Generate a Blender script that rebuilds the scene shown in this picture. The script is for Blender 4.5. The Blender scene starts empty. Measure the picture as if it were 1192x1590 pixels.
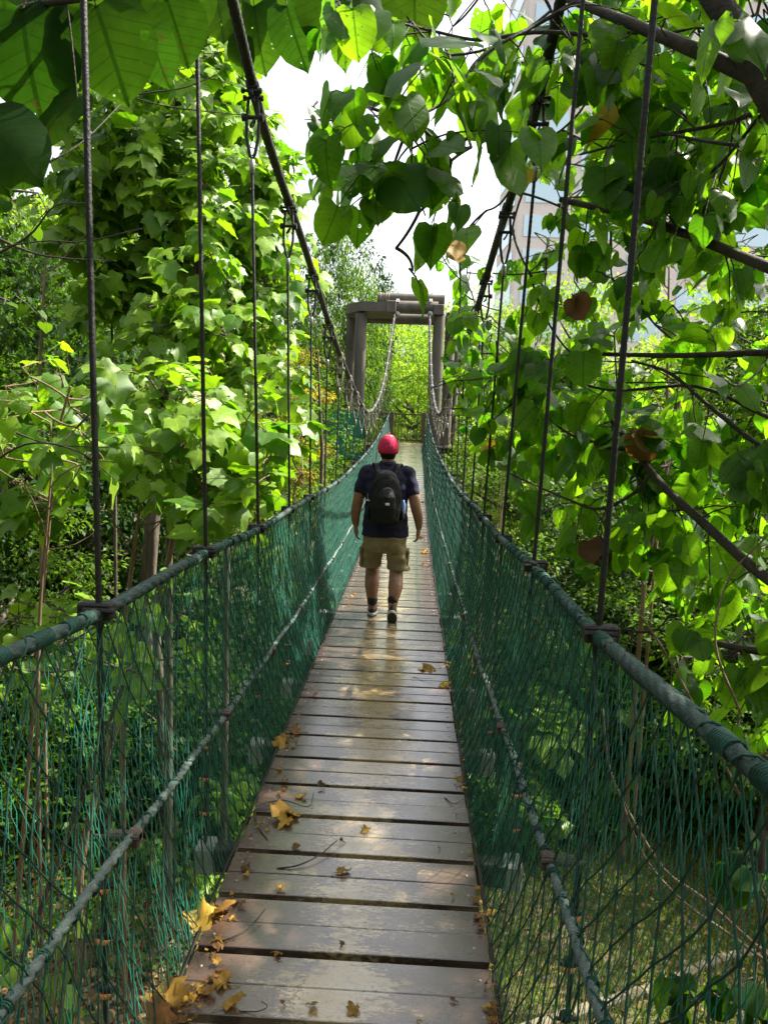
import bpy, bmesh, math, random
import numpy as np
from mathutils import Vector, Matrix
random.seed(7); rng = np.random.default_rng(7)
SC = bpy.context.scene
COL = SC.collection
R = math.radians

# ------------------------------------------------------------------ camera, sky, sun, exposure
CZ = 5.4; CX = 0.167; FPX = 1157.0
cam_d = bpy.data.cameras.new('camera'); cam = bpy.data.objects.new('camera', cam_d); COL.objects.link(cam)
cam_d.sensor_fit = 'VERTICAL'; cam_d.sensor_height = 24.0; cam_d.lens = 24.0*FPX/1590.0
cam_d.clip_start = 0.05; cam_d.clip_end = 2000
CR = Matrix.Rotation(R(1.93), 3, 'Z') @ Matrix.Rotation(R(90-7.0), 3, 'X') @ Matrix.Rotation(R(2.1), 3, 'Z')
cam.matrix_world = Matrix.Translation((CX, 0, CZ)) @ CR.to_4x4()
SC.camera = cam

SUN = Vector((0.62, 0.28, 0.80)).normalized()
w = bpy.data.worlds.new('World'); SC.world = w; w.use_nodes = True
wn = w.node_tree.nodes; wl = w.node_tree.links
bg = wn['Background']; sky = wn.new('ShaderNodeTexSky'); sky.sky_type = 'NISHITA'; sky.sun_disc = False
sky.sun_elevation = math.asin(SUN.z); sky.sun_rotation = math.atan2(SUN.x, SUN.y)
sky.dust_density = 6.0; sky.air_density = 1.0; sky.ozone_density = 0.6
hsv = wn.new('ShaderNodeHueSaturation'); hsv.inputs['Saturation'].default_value = 0.35   # thin bright cloud veil
wl.new(sky.outputs[0], hsv.inputs['Color']); wl.new(hsv.outputs[0], bg.inputs['Color'])
bg.inputs['Strength'].default_value = 0.135
sd = bpy.data.lights.new('sun', 'SUN'); sd.energy = 4.8; sd.angle = R(0.6); sd.color = (1, .94, .82)
so = bpy.data.objects.new('sun', sd); COL.objects.link(so)
so.rotation_euler = SUN.to_track_quat('Z', 'Y').to_euler()
SC.view_settings.view_transform = 'Standard'; SC.view_settings.look = 'None'
SC.view_settings.exposure = 1.66; SC.view_settings.gamma = 1.0

# ------------------------------------------------------------------ helpers
def ray(x, y):
    return CR @ Vector(((x-596)/FPX, -(y-795)/FPX, -1))
def W(x, y, D):
    """world point seen at photo pixel x,y at forward distance D (m along the bridge)"""
    d = ray(x, y); return Vector((CX, 0, CZ)) + d*(D/d.y)
def G(x, D, z=0.0): return Vector((x, D, z))

def tag(o, label=None, cat=None, group=None, kind=None):
    if label: o['label'] = label
    if cat: o['category'] = cat
    if group: o['group'] = group
    if kind: o['kind'] = kind
    return o
def empty(name, loc, label, cat, group=None, rz=0):
    o = bpy.data.objects.new(name, None); COL.objects.link(o); o.location = loc; o.rotation_euler.z = rz
    o.empty_display_size = .2
    return tag(o, label, cat, group)

class MB:
    """collects shapes and links them as ONE mesh object"""
    def __init__(s): s.v = []; s.n = 0; s.loops = []; s.sizes = []; s.uv = []; s.tint = []
    def add(s, v, faces, uv=None, tint=None):
        v = np.asarray(v, dtype=np.float32).reshape(-1, 3)
        if isinstance(faces, np.ndarray):
            s.loops.append((faces + s.n).reshape(-1).astype(np.int32)); s.sizes.append(np.full(len(faces), faces.shape[1], np.int32))
        else:
            s.loops.append(np.array([i + s.n for f in faces for i in f], np.int32)); s.sizes.append(np.array([len(f) for f in faces], np.int32))
        s.uv.append(np.zeros((len(v), 2), np.float32) if uv is None else np.asarray(uv, np.float32))
        s.tint.append(np.full((len(v), 4), .5, np.float32) if tint is None else np.asarray(tint, np.float32))
        s.v.append(v); s.n += len(v)
    def box(s, c, size, M=None, bev=0.0):
        hx, hy, hz = size[0]/2, size[1]/2, size[2]/2
        if bev <= 0:
            v = np.array([(x, y, z) for x in (-hx, hx) for y in (-hy, hy) for z in (-hz, hz)], float)
            f = [(0, 1, 3, 2), (4, 6, 7, 5), (0, 4, 5, 1), (2, 3, 7, 6), (0, 2, 6, 4), (1, 5, 7, 3)]
        else:
            bm = bmesh.new(); bmesh.ops.create_cube(bm, size=1.0)
            bmesh.ops.scale(bm, vec=(2*hx, 2*hy, 2*hz), verts=bm.verts)
            bmesh.ops.bevel(bm, geom=bm.edges[:], offset=bev, segments=1, affect='EDGES')
            bm.verts.ensure_lookup_table(); bm.verts.index_update()
            v = np.array([q.co[:] for q in bm.verts]); f = [tuple(q.index for q in fc.verts) for fc in bm.faces]; bm.free()
        if M is not None: v = v @ np.array(M.to_3x3()).T
        s.add(v + np.array(c, float), f)
    def tube(s, pts, rad, n=6, cap=True, twist=None):
        """twist=(lobes, turns per metre, depth) models the lay of a rope"""
        P = np.array([tuple(p) for p in pts], float); m = len(P)
        r = np.full(m, rad, float) if np.isscalar(rad) else np.array(rad, float)
        T = np.gradient(P, axis=0); T /= np.linalg.norm(T, axis=1)[:, None] + 1e-12
        ref = np.array([0, 0, 1.0]) if abs(T[0][2]) < .9 else np.array([1.0, 0, 0])
        N = np.zeros_like(P); N[0] = np.cross(T[0], ref); N[0] /= np.linalg.norm(N[0])
        for i in range(1, m):
            q = N[i-1] - T[i]*np.dot(N[i-1], T[i]); N[i] = q/(np.linalg.norm(q) + 1e-12)
        B = np.cross(T, N); a = np.arange(n)*2*np.pi/n
        ring = np.ones((m, n))*r[:, None]
        if twist:
            L = np.concatenate([[0], np.cumsum(np.linalg.norm(np.diff(P, axis=0), axis=1))])
            ph = twist[0]*(a[None, :] - 2*np.pi*twist[1]*L[:, None])
            ring = ring*(1 - twist[2] + twist[2]*2*np.abs(np.cos(ph/2)))
        V = P[:, None, :] + ring[:, :, None]*(np.cos(a)[None, :, None]*N[:, None, :] + np.sin(a)[None, :, None]*B[:, None, :])
        i = np.arange(m-1)[:, None]*n; j = np.arange(n)[None, :]; j2 = (j+1) % n
        F = np.stack([i+j, i+j2, i+n+j2, i+n+j], -1).reshape(-1, 4)
        s.add(V.reshape(-1, 3), F)
        if cap:
            s.add(V[0][::-1], [tuple(range(n))]); s.add(V[-1], [tuple(range(n))])
    def strands(s, A, B, r, n=3):
        A = np.asarray(A, float); B = np.asarray(B, float); T = B-A
        T /= np.linalg.norm(T, axis=1)[:, None] + 1e-12
        ref = np.where(np.abs(T[:, 0:1]) < .9, np.array([[1.0, 0, 0]]), np.array([[0, 1.0, 0]]))
        N = np.cross(T, ref); N /= np.linalg.norm(N, axis=1)[:, None]; Bn = np.cross(T, N)
        V = []
        for P in (A, B):
            for k in range(n):
                a = 2*math.pi*k/n; V.append(P + r*(math.cos(a)*N + math.sin(a)*Bn))
        V = np.stack(V, 1); m = len(A); base = (np.arange(m)*2*n)[:, None]
        F = np.stack([base + np.array([k, (k+1) % n, n+(k+1) % n, n+k])[None, :] for k in range(n)], 1).reshape(-1, 4)
        s.add(V.reshape(-1, 3), F)
    def lathe(s, c, prof, n=12, M=None, cap=True):
        V = []; 
        for r, z in prof:
            for k in range(n):
                a = 2*math.pi*k/n; V.append((r*math.cos(a), r*math.sin(a), z))
        V = np.array(V); 
        if M is not None: V = V @ np.array(M.to_3x3()).T
        V = V + np.array(c, float); F = []
        for i in range(len(prof)-1):
            for k in range(n): F.append((i*n+k, i*n+(k+1) % n, (i+1)*n+(k+1) % n, (i+1)*n+k))
        if cap: F.append(tuple(range(n))[::-1]); F.append(tuple((len(prof)-1)*n+k for k in range(n)))
        s.add(V, F)
    def build(s, name, m, parent=None, smooth=True, origin=None, mats=None):
        me = bpy.data.meshes.new(name)
        v = np.concatenate(s.v); 
        if origin is not None: v = v - np.array(origin, np.float32)
        lo = np.concatenate(s.loops); sz = np.concatenate(s.sizes)
        me.vertices.add(len(v)); me.vertices.foreach_set('co', v.astype(np.float32).ravel())
        me.loops.add(len(lo)); me.loops.foreach_set('vertex_index', lo)
        me.polygons.add(len(sz)); st = np.zeros(len(sz), np.int32); st[1:] = np.cumsum(sz)[:-1]
        me.polygons.foreach_set('loop_start', st)
        me.update(calc_edges=True); me.validate()
        me.polygons.foreach_set('use_smooth', np.full(len(me.polygons), smooth))
        uv = np.concatenate(s.uv)
        if uv.any() and len(me.loops) == len(lo):
            l = me.uv_layers.new(name='UVMap'); l.data.foreach_set('uv', uv[lo].ravel())
            t = me.color_attributes.new('tint', 'FLOAT_COLOR', 'POINT'); t.data.foreach_set('color', np.concatenate(s.tint).ravel())
        me.materials.append(m)
        o = bpy.data.objects.new(name, me); COL.objects.link(o)
        if parent is not None: o.parent = parent
        elif origin is not None: o.location = origin
        return o

def copy_tree(o, parent=None):
    c = o.copy(); COL.objects.link(c)
    if parent: c.parent = parent
    for ch in [q for q in bpy.data.objects if q.parent == o]: copy_tree(ch, c)
    return c

# ------------------------------------------------------------------ materials
def newmat(name):
    m = bpy.data.materials.new(name); m.use_nodes = True
    nt = m.node_tree; return m, nt, nt.nodes, nt.links, nt.nodes['Principled BSDF']
def ramp(nt, fac, stops):
    r = nt.nodes.new('ShaderNodeValToRGB'); nt.links.new(fac, r.inputs[0])
    e = r.color_ramp.elements
    while len(e) < len(stops): e.new(0.5)
    for q, (p, c) in zip(e, stops): q.position = p; q.color = (*c, 1) if len(c) == 3 else c
    return r.outputs[0]
def noise(nt, scale, detail=4, vec=None, rough=.55, dist=0):
    n = nt.nodes.new('ShaderNodeTexNoise'); n.inputs['Scale'].default_value = scale; n.inputs['Detail'].default_value = detail
    n.inputs['Roughness'].default_value = rough; n.inputs['Distortion'].default_value = dist
    if vec is None:
        tc = nt.nodes.new('ShaderNodeTexCoord'); vec = tc.outputs['Object']
    nt.links.new(vec, n.inputs['Vector']); return n.outputs['Fac']
def mth(nt, op, a, b=None, c=None):
    n = nt.nodes.new('ShaderNodeMath'); n.operation = op
    for i, q in enumerate((a, b, c)):
        if q is None: continue
        if isinstance(q, (int, float)): n.inputs[i].default_value = q
        else: nt.links.new(q, n.inputs[i])
    return n.outputs[0]
def simple(name, c1, c2, rough=.6, scale=8, bump=.2, metal=0, bscale=None, stretch=None, spec=.5):
    m, nt, N, L, P = newmat(name)
    tc = N.new('ShaderNodeTexCoord'); vec = tc.outputs['Object']
    if stretch:
        mp = N.new('ShaderNodeMapping'); mp.inputs['Scale'].default_value = stretch; L.new(vec, mp.inputs[0]); vec = mp.outputs[0]
    f = noise(nt, scale, 6, vec); L.new(ramp(nt, f, [(.3, c1), (.7, c2)]), P.inputs['Base Color'])
    P.inputs['Roughness'].default_value = rough; P.inputs['Metallic'].default_value = metal
    P.inputs['Specular IOR Level'].default_value = spec
    if bump:
        b = N.new('ShaderNodeBump'); b.inputs['Strength'].default_value = bump; b.inputs['Distance'].default_value = .02
        L.new(noise(nt, bscale or scale*4, 6, vec), b.inputs['Height']); L.new(b.outputs[0], P.inputs['Normal'])
    return m
def leafmat(name, lo, hi, tlo, thi, trans=.45, veins=True, holes=False, rough=.4, vs=7.0):
    m, nt, N, L, P = newmat(name)
    at = N.new('ShaderNodeAttribute'); at.attribute_name = 'tint'
    sep = N.new('ShaderNodeSeparateColor'); L.new(at.outputs['Color'], sep.inputs[0])
    rv = sep.outputs[0]; gv = sep.outputs[1]
    col = ramp(nt, rv, [(0, lo), (1, hi)]); tcol = ramp(nt, rv, [(0, tlo), (1, thi)])
    if veins:
        uv = N.new('ShaderNodeUVMap'); sx = N.new('ShaderNodeSeparateXYZ'); L.new(uv.outputs[0], sx.inputs[0])
        u = mth(nt, 'ABSOLUTE', mth(nt, 'SUBTRACT', sx.outputs[0], .5)); v = sx.outputs[1]
        mid = mth(nt, 'LESS_THAN', u, .012)
        sv = mth(nt, 'FRACT', mth(nt, 'MULTIPLY', mth(nt, 'SUBTRACT', v, mth(nt, 'MULTIPLY', u, .9)), vs))
        sv = mth(nt, 'LESS_THAN', mth(nt, 'ABSOLUTE', mth(nt, 'SUBTRACT', sv, .5)), .06)
        vn = mth(nt, 'MAXIMUM', mid, mth(nt, 'MULTIPLY', sv, .6))
        for nm in ('c', 't'):
            mx = N.new('ShaderNodeMix'); mx.data_type = 'RGBA'; mx.blend_type = 'MULTIPLY'
            L.new(vn, mx.inputs[0]); L.new(col if nm == 'c' else tcol, mx.inputs[6])
            mx.inputs[7].default_value = (1.7, 1.5, 1.3, 1) if nm == 'c' else (.45, .5, .4, 1)
            if nm == 'c': col = mx.outputs[2]
            else: tcol = mx.outputs[2]
        # mottling inside each leaf
        f = noise(nt, 22, 3)
        for nm in ('c', 't'):
            mx = N.new('ShaderNodeMix'); mx.data_type = 'RGBA'; mx.blend_type = 'MULTIPLY'; mx.inputs[0].default_value = .55
            L.new(col if nm == 'c' else tcol, mx.inputs[6]); L.new(ramp(nt, f, [(.3, (.62, .66, .6)), (.65, (1, 1, 1))]), mx.inputs[7])
            if nm == 'c': col = mx.outputs[2]
            else: tcol = mx.outputs[2]
        if holes:   # brown blemishes on some leaves
            bl = mth(nt, 'MULTIPLY', mth(nt, 'GREATER_THAN', noise(nt, 34, 5, None, .7), .635), mth(nt, 'LESS_THAN', gv, .6))
            for nm in ('c', 't'):
                mx = N.new('ShaderNodeMix'); mx.data_type = 'RGBA'; L.new(mth(nt, 'MULTIPLY', bl, .8), mx.inputs[0]); L.new(col if nm == 'c' else tcol, mx.inputs[6]); mx.inputs[7].default_value = (.07, .035, .01, 1)
                if nm == 'c': col = mx.outputs[2]
                else: tcol = mx.outputs[2]
        b = N.new('ShaderNodeBump'); b.inputs['Strength'].default_value = .35; b.inputs['Distance'].default_value = .004
        L.new(vn, b.inputs['Height']); L.new(b.outputs[0], P.inputs['Normal'])
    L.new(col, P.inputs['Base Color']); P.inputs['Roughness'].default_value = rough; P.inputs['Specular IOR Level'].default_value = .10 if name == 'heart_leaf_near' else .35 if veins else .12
    tr = N.new('ShaderNodeBsdfTranslucent'); L.new(tcol, tr.inputs[0])
    ms = N.new('ShaderNodeMixShader'); ms.inputs[0].default_value = trans
    L.new(P.outputs[0], ms.inputs[1]); L.new(tr.outputs[0], ms.inputs[2]); out = ms.outputs[0]
    if holes:
        vo = N.new('ShaderNodeTexVoronoi'); vo.inputs['Scale'].default_value = 30; tc = N.new('ShaderNodeTexCoord')
        L.new(tc.outputs['Object'], vo.inputs['Vector'])
        f2 = noise(nt, 6, 2)
        h = mth(nt, 'MULTIPLY', mth(nt, 'LESS_THAN', vo.outputs['Distance'], mth(nt, 'MULTIPLY', mth(nt, 'SUBTRACT', f2, .5), 1.9)), mth(nt, 'GREATER_THAN', gv, .55))
        tp = N.new('ShaderNodeBsdfTransparent'); m2 = N.new('ShaderNodeMixShader'); L.new(h, m2.inputs[0])
        L.new(out, m2.inputs[1]); L.new(tp.outputs[0], m2.inputs[2]); out = m2.outputs[0]
    L.new(out, N['Material Output'].inputs['Surface']); return m

M = {}
M['bark'] = simple('bark', (.035, .024, .016), (.11, .085, .06), .85, 9, .6, stretch=(1, 1, .25))
M['bark_tan'] = simple('bark_tan', (.09, .055, .03), (.22, .15, .085), .8, 12, .4, stretch=(1, 1, .2))
M['bark_dark'] = simple('bark_dark', (.018, .013, .009), (.06, .045, .03), .8, 14, .5)
M['heart'] = leafmat('heart_leaf', (.014, .045, .005), (.045, .12, .008), (.055, .25, .004), (.38, .72, .012), .56, True, True, .42)
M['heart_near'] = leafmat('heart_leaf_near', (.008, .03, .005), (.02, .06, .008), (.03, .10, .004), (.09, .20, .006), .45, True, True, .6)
M['lobed'] = leafmat('lobed_leaf', (.045, .12, .007), (.22, .36, .03), (.13, .38, .005), (.38, .64, .012), .42, True, False, .45, 5)
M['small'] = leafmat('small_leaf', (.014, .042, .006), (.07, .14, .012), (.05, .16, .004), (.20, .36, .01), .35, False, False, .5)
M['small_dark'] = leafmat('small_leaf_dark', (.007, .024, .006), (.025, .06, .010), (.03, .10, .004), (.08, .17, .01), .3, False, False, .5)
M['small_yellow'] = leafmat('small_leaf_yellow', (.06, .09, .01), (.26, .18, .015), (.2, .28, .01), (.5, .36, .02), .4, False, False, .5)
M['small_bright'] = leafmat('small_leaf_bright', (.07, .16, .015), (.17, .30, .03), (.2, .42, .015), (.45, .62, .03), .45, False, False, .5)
M['yellow_leaf'] = leafmat('yellow_leaf', (.30, .16, .02), (.5, .36, .03), (.6, .35, .02), (.8, .5, .05), .4, True, False, .6)
M['dead_leaf'] = leafmat('dead_leaf', (.07, .035, .015), (.2, .10, .04), (.2, .08, .02), (.35, .16, .03), .25, True, False, .8)
M['fallen'] = leafmat('fallen_leaf', (.16, .07, .015), (.46, .29, .04), (.4, .2, .02), (.6, .35, .03), .2, True, False, .7)
M['litter'] = leafmat('litter', (.05, .03, .014), (.26, .17, .08), (.1, .05, .02), (.2, .1, .04), .1, False, False, .85)
M['grass'] = leafmat('grass', (.05, .07, .012), (.17, .16, .035), (.1, .2, .01), (.25, .35, .03), .35, False, False, .6)
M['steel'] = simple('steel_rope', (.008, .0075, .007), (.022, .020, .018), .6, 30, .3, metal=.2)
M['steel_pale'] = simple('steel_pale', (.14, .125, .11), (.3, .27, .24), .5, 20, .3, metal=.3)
M['ferrule'] = simple('ferrule', (.2, .19, .18), (.36, .34, .32), .4, 30, .1, metal=.8)
M['rust_cap'] = simple('rust_cap', (.55, .16, .03), (.75, .27, .06), .6, 30, .1)
M['green_rope'] = simple('green_rope', (.012, .032, .028), (.045, .075, .066), .75, 25, .5)
M['pale_rope'] = simple('pale_rope', (.06, .09, .08), (.13, .165, .145), .8, 25, .5)
M['net'] = simple('net_twine', (.002, .10, .064), (.005, .20, .13), .7, 20, 0)
M['net_dark'] = simple('net_twine_dark', (.001, .032, .020), (.004, .068, .044), .7, 20, 0)
M['tower'] = simple('tower_paint', (.055, .046, .034), (.12, .10, .078), .6, 3, .15, stretch=(1, 1, .3))
M['white_beam'] = simple('white_beam', (.15, .155, .15), (.30, .30, .29), .6, 14, .2)
M['dark_wood'] = simple('dark_wood', (.035, .025, .02), (.09, .065, .05), .7, 14, .3)
M['black_gap'] = simple('bridge_beam', (.012, .011, .01), (.035, .03, .026), .7, 14, .3)
M['kerb'] = simple('stone_kerb', (.08, .07, .045), (.2, .17, .10), .9, 6, .5)

# plank material: brown paint, wet gloss, pale worn patches towards the middle (far ones tinted with painted sky sheen), thin cracks
def plank_mat():
    m, nt, N, L, P = newmat('deck_planks')
    tc = N.new('ShaderNodeTexCoord'); ob = tc.outputs['Object']; sx = N.new('ShaderNodeSeparateXYZ'); L.new(ob, sx.inputs[0])
    mp = N.new('ShaderNodeMapping'); mp.inputs['Scale'].default_value = (.5, 1.6, 1); L.new(ob, mp.inputs[0])
    at = N.new('ShaderNodeAttribute'); at.attribute_name = 'tint'; sp = N.new('ShaderNodeSeparateColor'); L.new(at.outputs['Color'], sp.inputs[0])
    base = ramp(nt, noise(nt, 5, 6, mp.outputs[0]), [(.3, (.056, .034, .025)), (.7, (.098, .064, .047))])
    mx0 = N.new('ShaderNodeMix'); mx0.data_type = 'RGBA'; mx0.blend_type = 'MULTIPLY'; mx0.inputs[0].default_value = 1
    L.new(base, mx0.inputs[6]); L.new(ramp(nt, sp.outputs[0], [(0, (.75, .72, .72)), (1, (1.25, 1.2, 1.15))]), mx0.inputs[7])
    cen = mth(nt, 'SUBTRACT', 1, mth(nt, 'MULTIPLY', mth(nt, 'ABSOLUTE', sx.outputs[0]), 2.0))
    big = noise(nt, 3.2, 5, mp.outputs[0], .6, .4); fine = noise(nt, 55, 8, mp.outputs[0], .75)
    wv = mth(nt, 'ADD', mth(nt, 'ADD', mth(nt, 'MULTIPLY', cen, .27), mth(nt, 'MULTIPLY', big, .52)), mth(nt, 'MULTIPLY', fine, .5))
    yb = mth(nt, 'MULTIPLY', mth(nt, 'MAXIMUM', 0, mth(nt, 'SUBTRACT', 1, mth(nt, 'ABSOLUTE', mth(nt, 'MULTIPLY', mth(nt, 'SUBTRACT', sx.outputs[1], 5.3), .55)))), .035)
    wv = mth(nt, 'ADD', wv, yb)
    wear = ramp(nt, wv, [(.69, (0, 0, 0)), (.735, (1, 1, 1))])
    mx = N.new('ShaderNodeMix'); mx.data_type = 'RGBA'; L.new(mth(nt, 'MULTIPLY', wear, .75), mx.inputs[0]); L.new(mx0.outputs[2], mx.inputs[6])
    L.new(ramp(nt, noise(nt, 9, 4, mp.outputs[0]), [(.35, (.36, .25, .09)), (.6, (.42, .33, .18)), (.8, (.38, .34, .27))]), mx.inputs[7])
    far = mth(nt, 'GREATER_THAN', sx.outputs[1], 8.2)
    mf = N.new('ShaderNodeMix'); mf.data_type = 'RGBA'; L.new(mth(nt, 'MULTIPLY', wear, .6), mf.inputs[0]); L.new(mx0.outputs[2], mf.inputs[6]); mf.inputs[7].default_value = (.34, .25, .20, 1)  # far worn patches turn pale pink, painting in the grazing sky reflection
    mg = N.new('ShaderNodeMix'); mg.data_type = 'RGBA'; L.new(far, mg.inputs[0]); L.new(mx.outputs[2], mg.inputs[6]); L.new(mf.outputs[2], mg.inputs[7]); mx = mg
    # dirt specks
    sk = ramp(nt, noise(nt, 75, 6, ob, .75), [(.38, (.25, .22, .2)), (.45, (1, 1, 1))])
    m3 = N.new('ShaderNodeMix'); m3.data_type = 'RGBA'; m3.blend_type = 'MULTIPLY'; m3.inputs[0].default_value = .8
    L.new(mx.outputs[2], m3.inputs[6]); L.new(sk, m3.inputs[7])
    # crack running along the bridge close to the camera
    cr = mth(nt, 'ADD', -.10, mth(nt, 'MULTIPLY', mth(nt, 'SUBTRACT', noise(nt, 3.5, 6, mp.outputs[0], .7), .5), .45))
    cd = mth(nt, 'LESS_THAN', mth(nt, 'ABSOLUTE', mth(nt, 'SUBTRACT', sx.outputs[0], cr)), .003)
    cd = mth(nt, 'MULTIPLY', cd, mth(nt, 'LESS_THAN', sx.outputs[1], 3.4))
    m4 = N.new('ShaderNodeMix'); m4.data_type = 'RGBA'; L.new(cd, m4.inputs[0]); L.new(m3.outputs[2], m4.inputs[6]); m4.inputs[7].default_value = (.008, .006, .005, 1)
    L.new(m4.outputs[2], P.inputs['Base Color'])
    L.new(ramp(nt, noise(nt, 7, 6, mp.outputs[0]), [(.3, (.2,)*3), (.55, (.29,)*3), (.75, (.4,)*3)]), P.inputs['Roughness'])
    P.inputs['Specular IOR Level'].default_value = .8; P.inputs['Coat Weight'].default_value = 1.0; P.inputs['Coat IOR'].default_value = 1.6; P.inputs['Coat Roughness'].default_value = .2
    b = N.new('ShaderNodeBump'); b.inputs['Strength'].default_value = .2; b.inputs['Distance'].default_value = .004
    L.new(mth(nt, 'ADD', mth(nt, 'MULTIPLY', fine, .6), mth(nt, 'ADD', big, mth(nt, 'MULTIPLY', wear, -.3))), b.inputs['Height']); L.new(b.outputs[0], P.inputs['Normal'])
    return m
M['plank'] = plank_mat()

# ------------------------------------------------------------------ bridge profile (relative to camera height, from the survey of the photo)
def crom(tab):
    ys = np.array([t[0] for t in tab], float); zs = np.array([t[1] for t in tab], float)
    m = np.gradient(zs, ys)
    def f(y):
        y = np.clip(np.asarray(y, float), ys[0], ys[-1]); i = np.clip(np.searchsorted(ys, y)-1, 0, len(ys)-2)
        h = ys[i+1]-ys[i]; t = (y-ys[i])/h
        return zs[i]*(2*t**3-3*t**2+1) + m[i]*h*(t**3-2*t**2+t) + zs[i+1]*(-2*t**3+3*t**2) + m[i+1]*h*(t**3-t**2)
    return f
deck_z = crom([(-1, -1.74), (2, -1.81), (4.5, -1.83), (7, -1.87), (10, -1.9), (13, -1.84), (17, -1.6), (20, -1.33), (24, -1.02), (26.6, -.86)])
rope_z = crom([(-1, -.44), (1, -.5), (2, -.575), (3.1, -.6), (4.3, -.66), (6, -.69), (8.5, -.75), (12, -.71), (17, -.52), (22, -.15), (26.6, .3)])
mid_z = crom([(-1, -1.15), (1.2, -1.22), (2, -1.26), (4, -1.38), (6.5, -1.44), (10, -1.48), (14, -1.42), (20, -.93), (26.6, -.42)])
cab_z = crom([(-1, 3.7), (0, 3.3), (2, 2.62), (3.8, 1.98), (4.5, 1.72), (6, 1.37), (8.2, .85), (10.5, .45), (13.4, .14), (16, .34), (20, 1.2), (24, 2.7), (26.5, 3.75)])
cab_w = crom([(-1, .74), (2, .755), (4.4, .78), (6, .75), (13, .65), (26.5, .6)])
EY = 26.5
def rope_w(y): return .71 - .004*np.clip(np.asarray(y, float)-12, 0, 20)
HY = [.95 + 1.12*k for k in range(-1, 23)]

br = empty('suspension_bridge', (0, 0, 0), 'brown plank suspension footbridge with green net sides hung from steel cables', 'bridge')
# deck
mb = MB(); ys = []; y = -.35; k = 0
while y < EY:
    for h in range(2):
        c = y + .068 + h*.1355; 
        z = CZ + float(deck_z(c)); dz = float(deck_z(c+.05)-deck_z(c-.05))/.1
        Mx = Matrix.Rotation(math.atan(dz), 3, 'X') @ Matrix.Rotation(random.uniform(-.004, .004), 3, 'Z')
        n0 = mb.n; mb.box((random.uniform(-.004, .004), c, z-.014+random.uniform(-.0015, .0015)), (1.0, .1305, .034), Mx, .0025)
        t = random.random(); mb.tint[-1] = np.full((mb.n-n0, 4), t, np.float32); mb.uv[-1] = np.full((mb.n-n0, 2), .1, np.float32)
    y += .2985
deck = mb.build('deck', M['plank'], br, smooth=False)
# screws, edge wires, cross beams, stringers
mb = MB(); y = -.35
while y < 14:
    for h in range(2):
        c = y + .068 + h*.1355; z = CZ + float(deck_z(c))
        for sx in (-.455, .455):
            mb.lathe((sx+random.uniform(-.006, .006), c+random.uniform(-.012, .012), z), [(.0075, -.002), (.007, .003), (.004, .0055)], 8)
    y += .2985
mb.build('screw', M['ferrule'], br)['kind'] = 'stuff'
yy = np.arange(-.6, EY+.01, .1)
for s in (-1, 1):
    mb = MB()
    for off, dz in ((.507, .006), (.517, -.012)):
        mb.tube([(s*(off+.004*math.sin(3*q)), q, CZ+float(deck_z(q))+dz+.004*math.sin(5*q)) for q in yy], .005, 5)
    mb.build('edge_wire', M['steel'], br)
for s in (-.34, .34):
    mb = MB(); mb.tube([(s, q, CZ+float(deck_z(q))-.075) for q in np.arange(-.6, EY, .3)], .045, 6); mb.build('stringer', M['black_gap'], br)
for yh in HY:
    z = CZ + float(deck_z(yh)) - .2
    mb = MB(); mb.box((0, yh, z), (1.36, .09, .11), None, .006)
    b_ = mb.build('cross_beam', M['black_gap'], br, smooth=False)
    for s in (-1, 1):
        m2 = MB(); m2.box((s*.70, yh, z), (.085, .12, .13), None, .01); m2.build('end_cap', M['white_beam'], b_, smooth=False)

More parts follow.
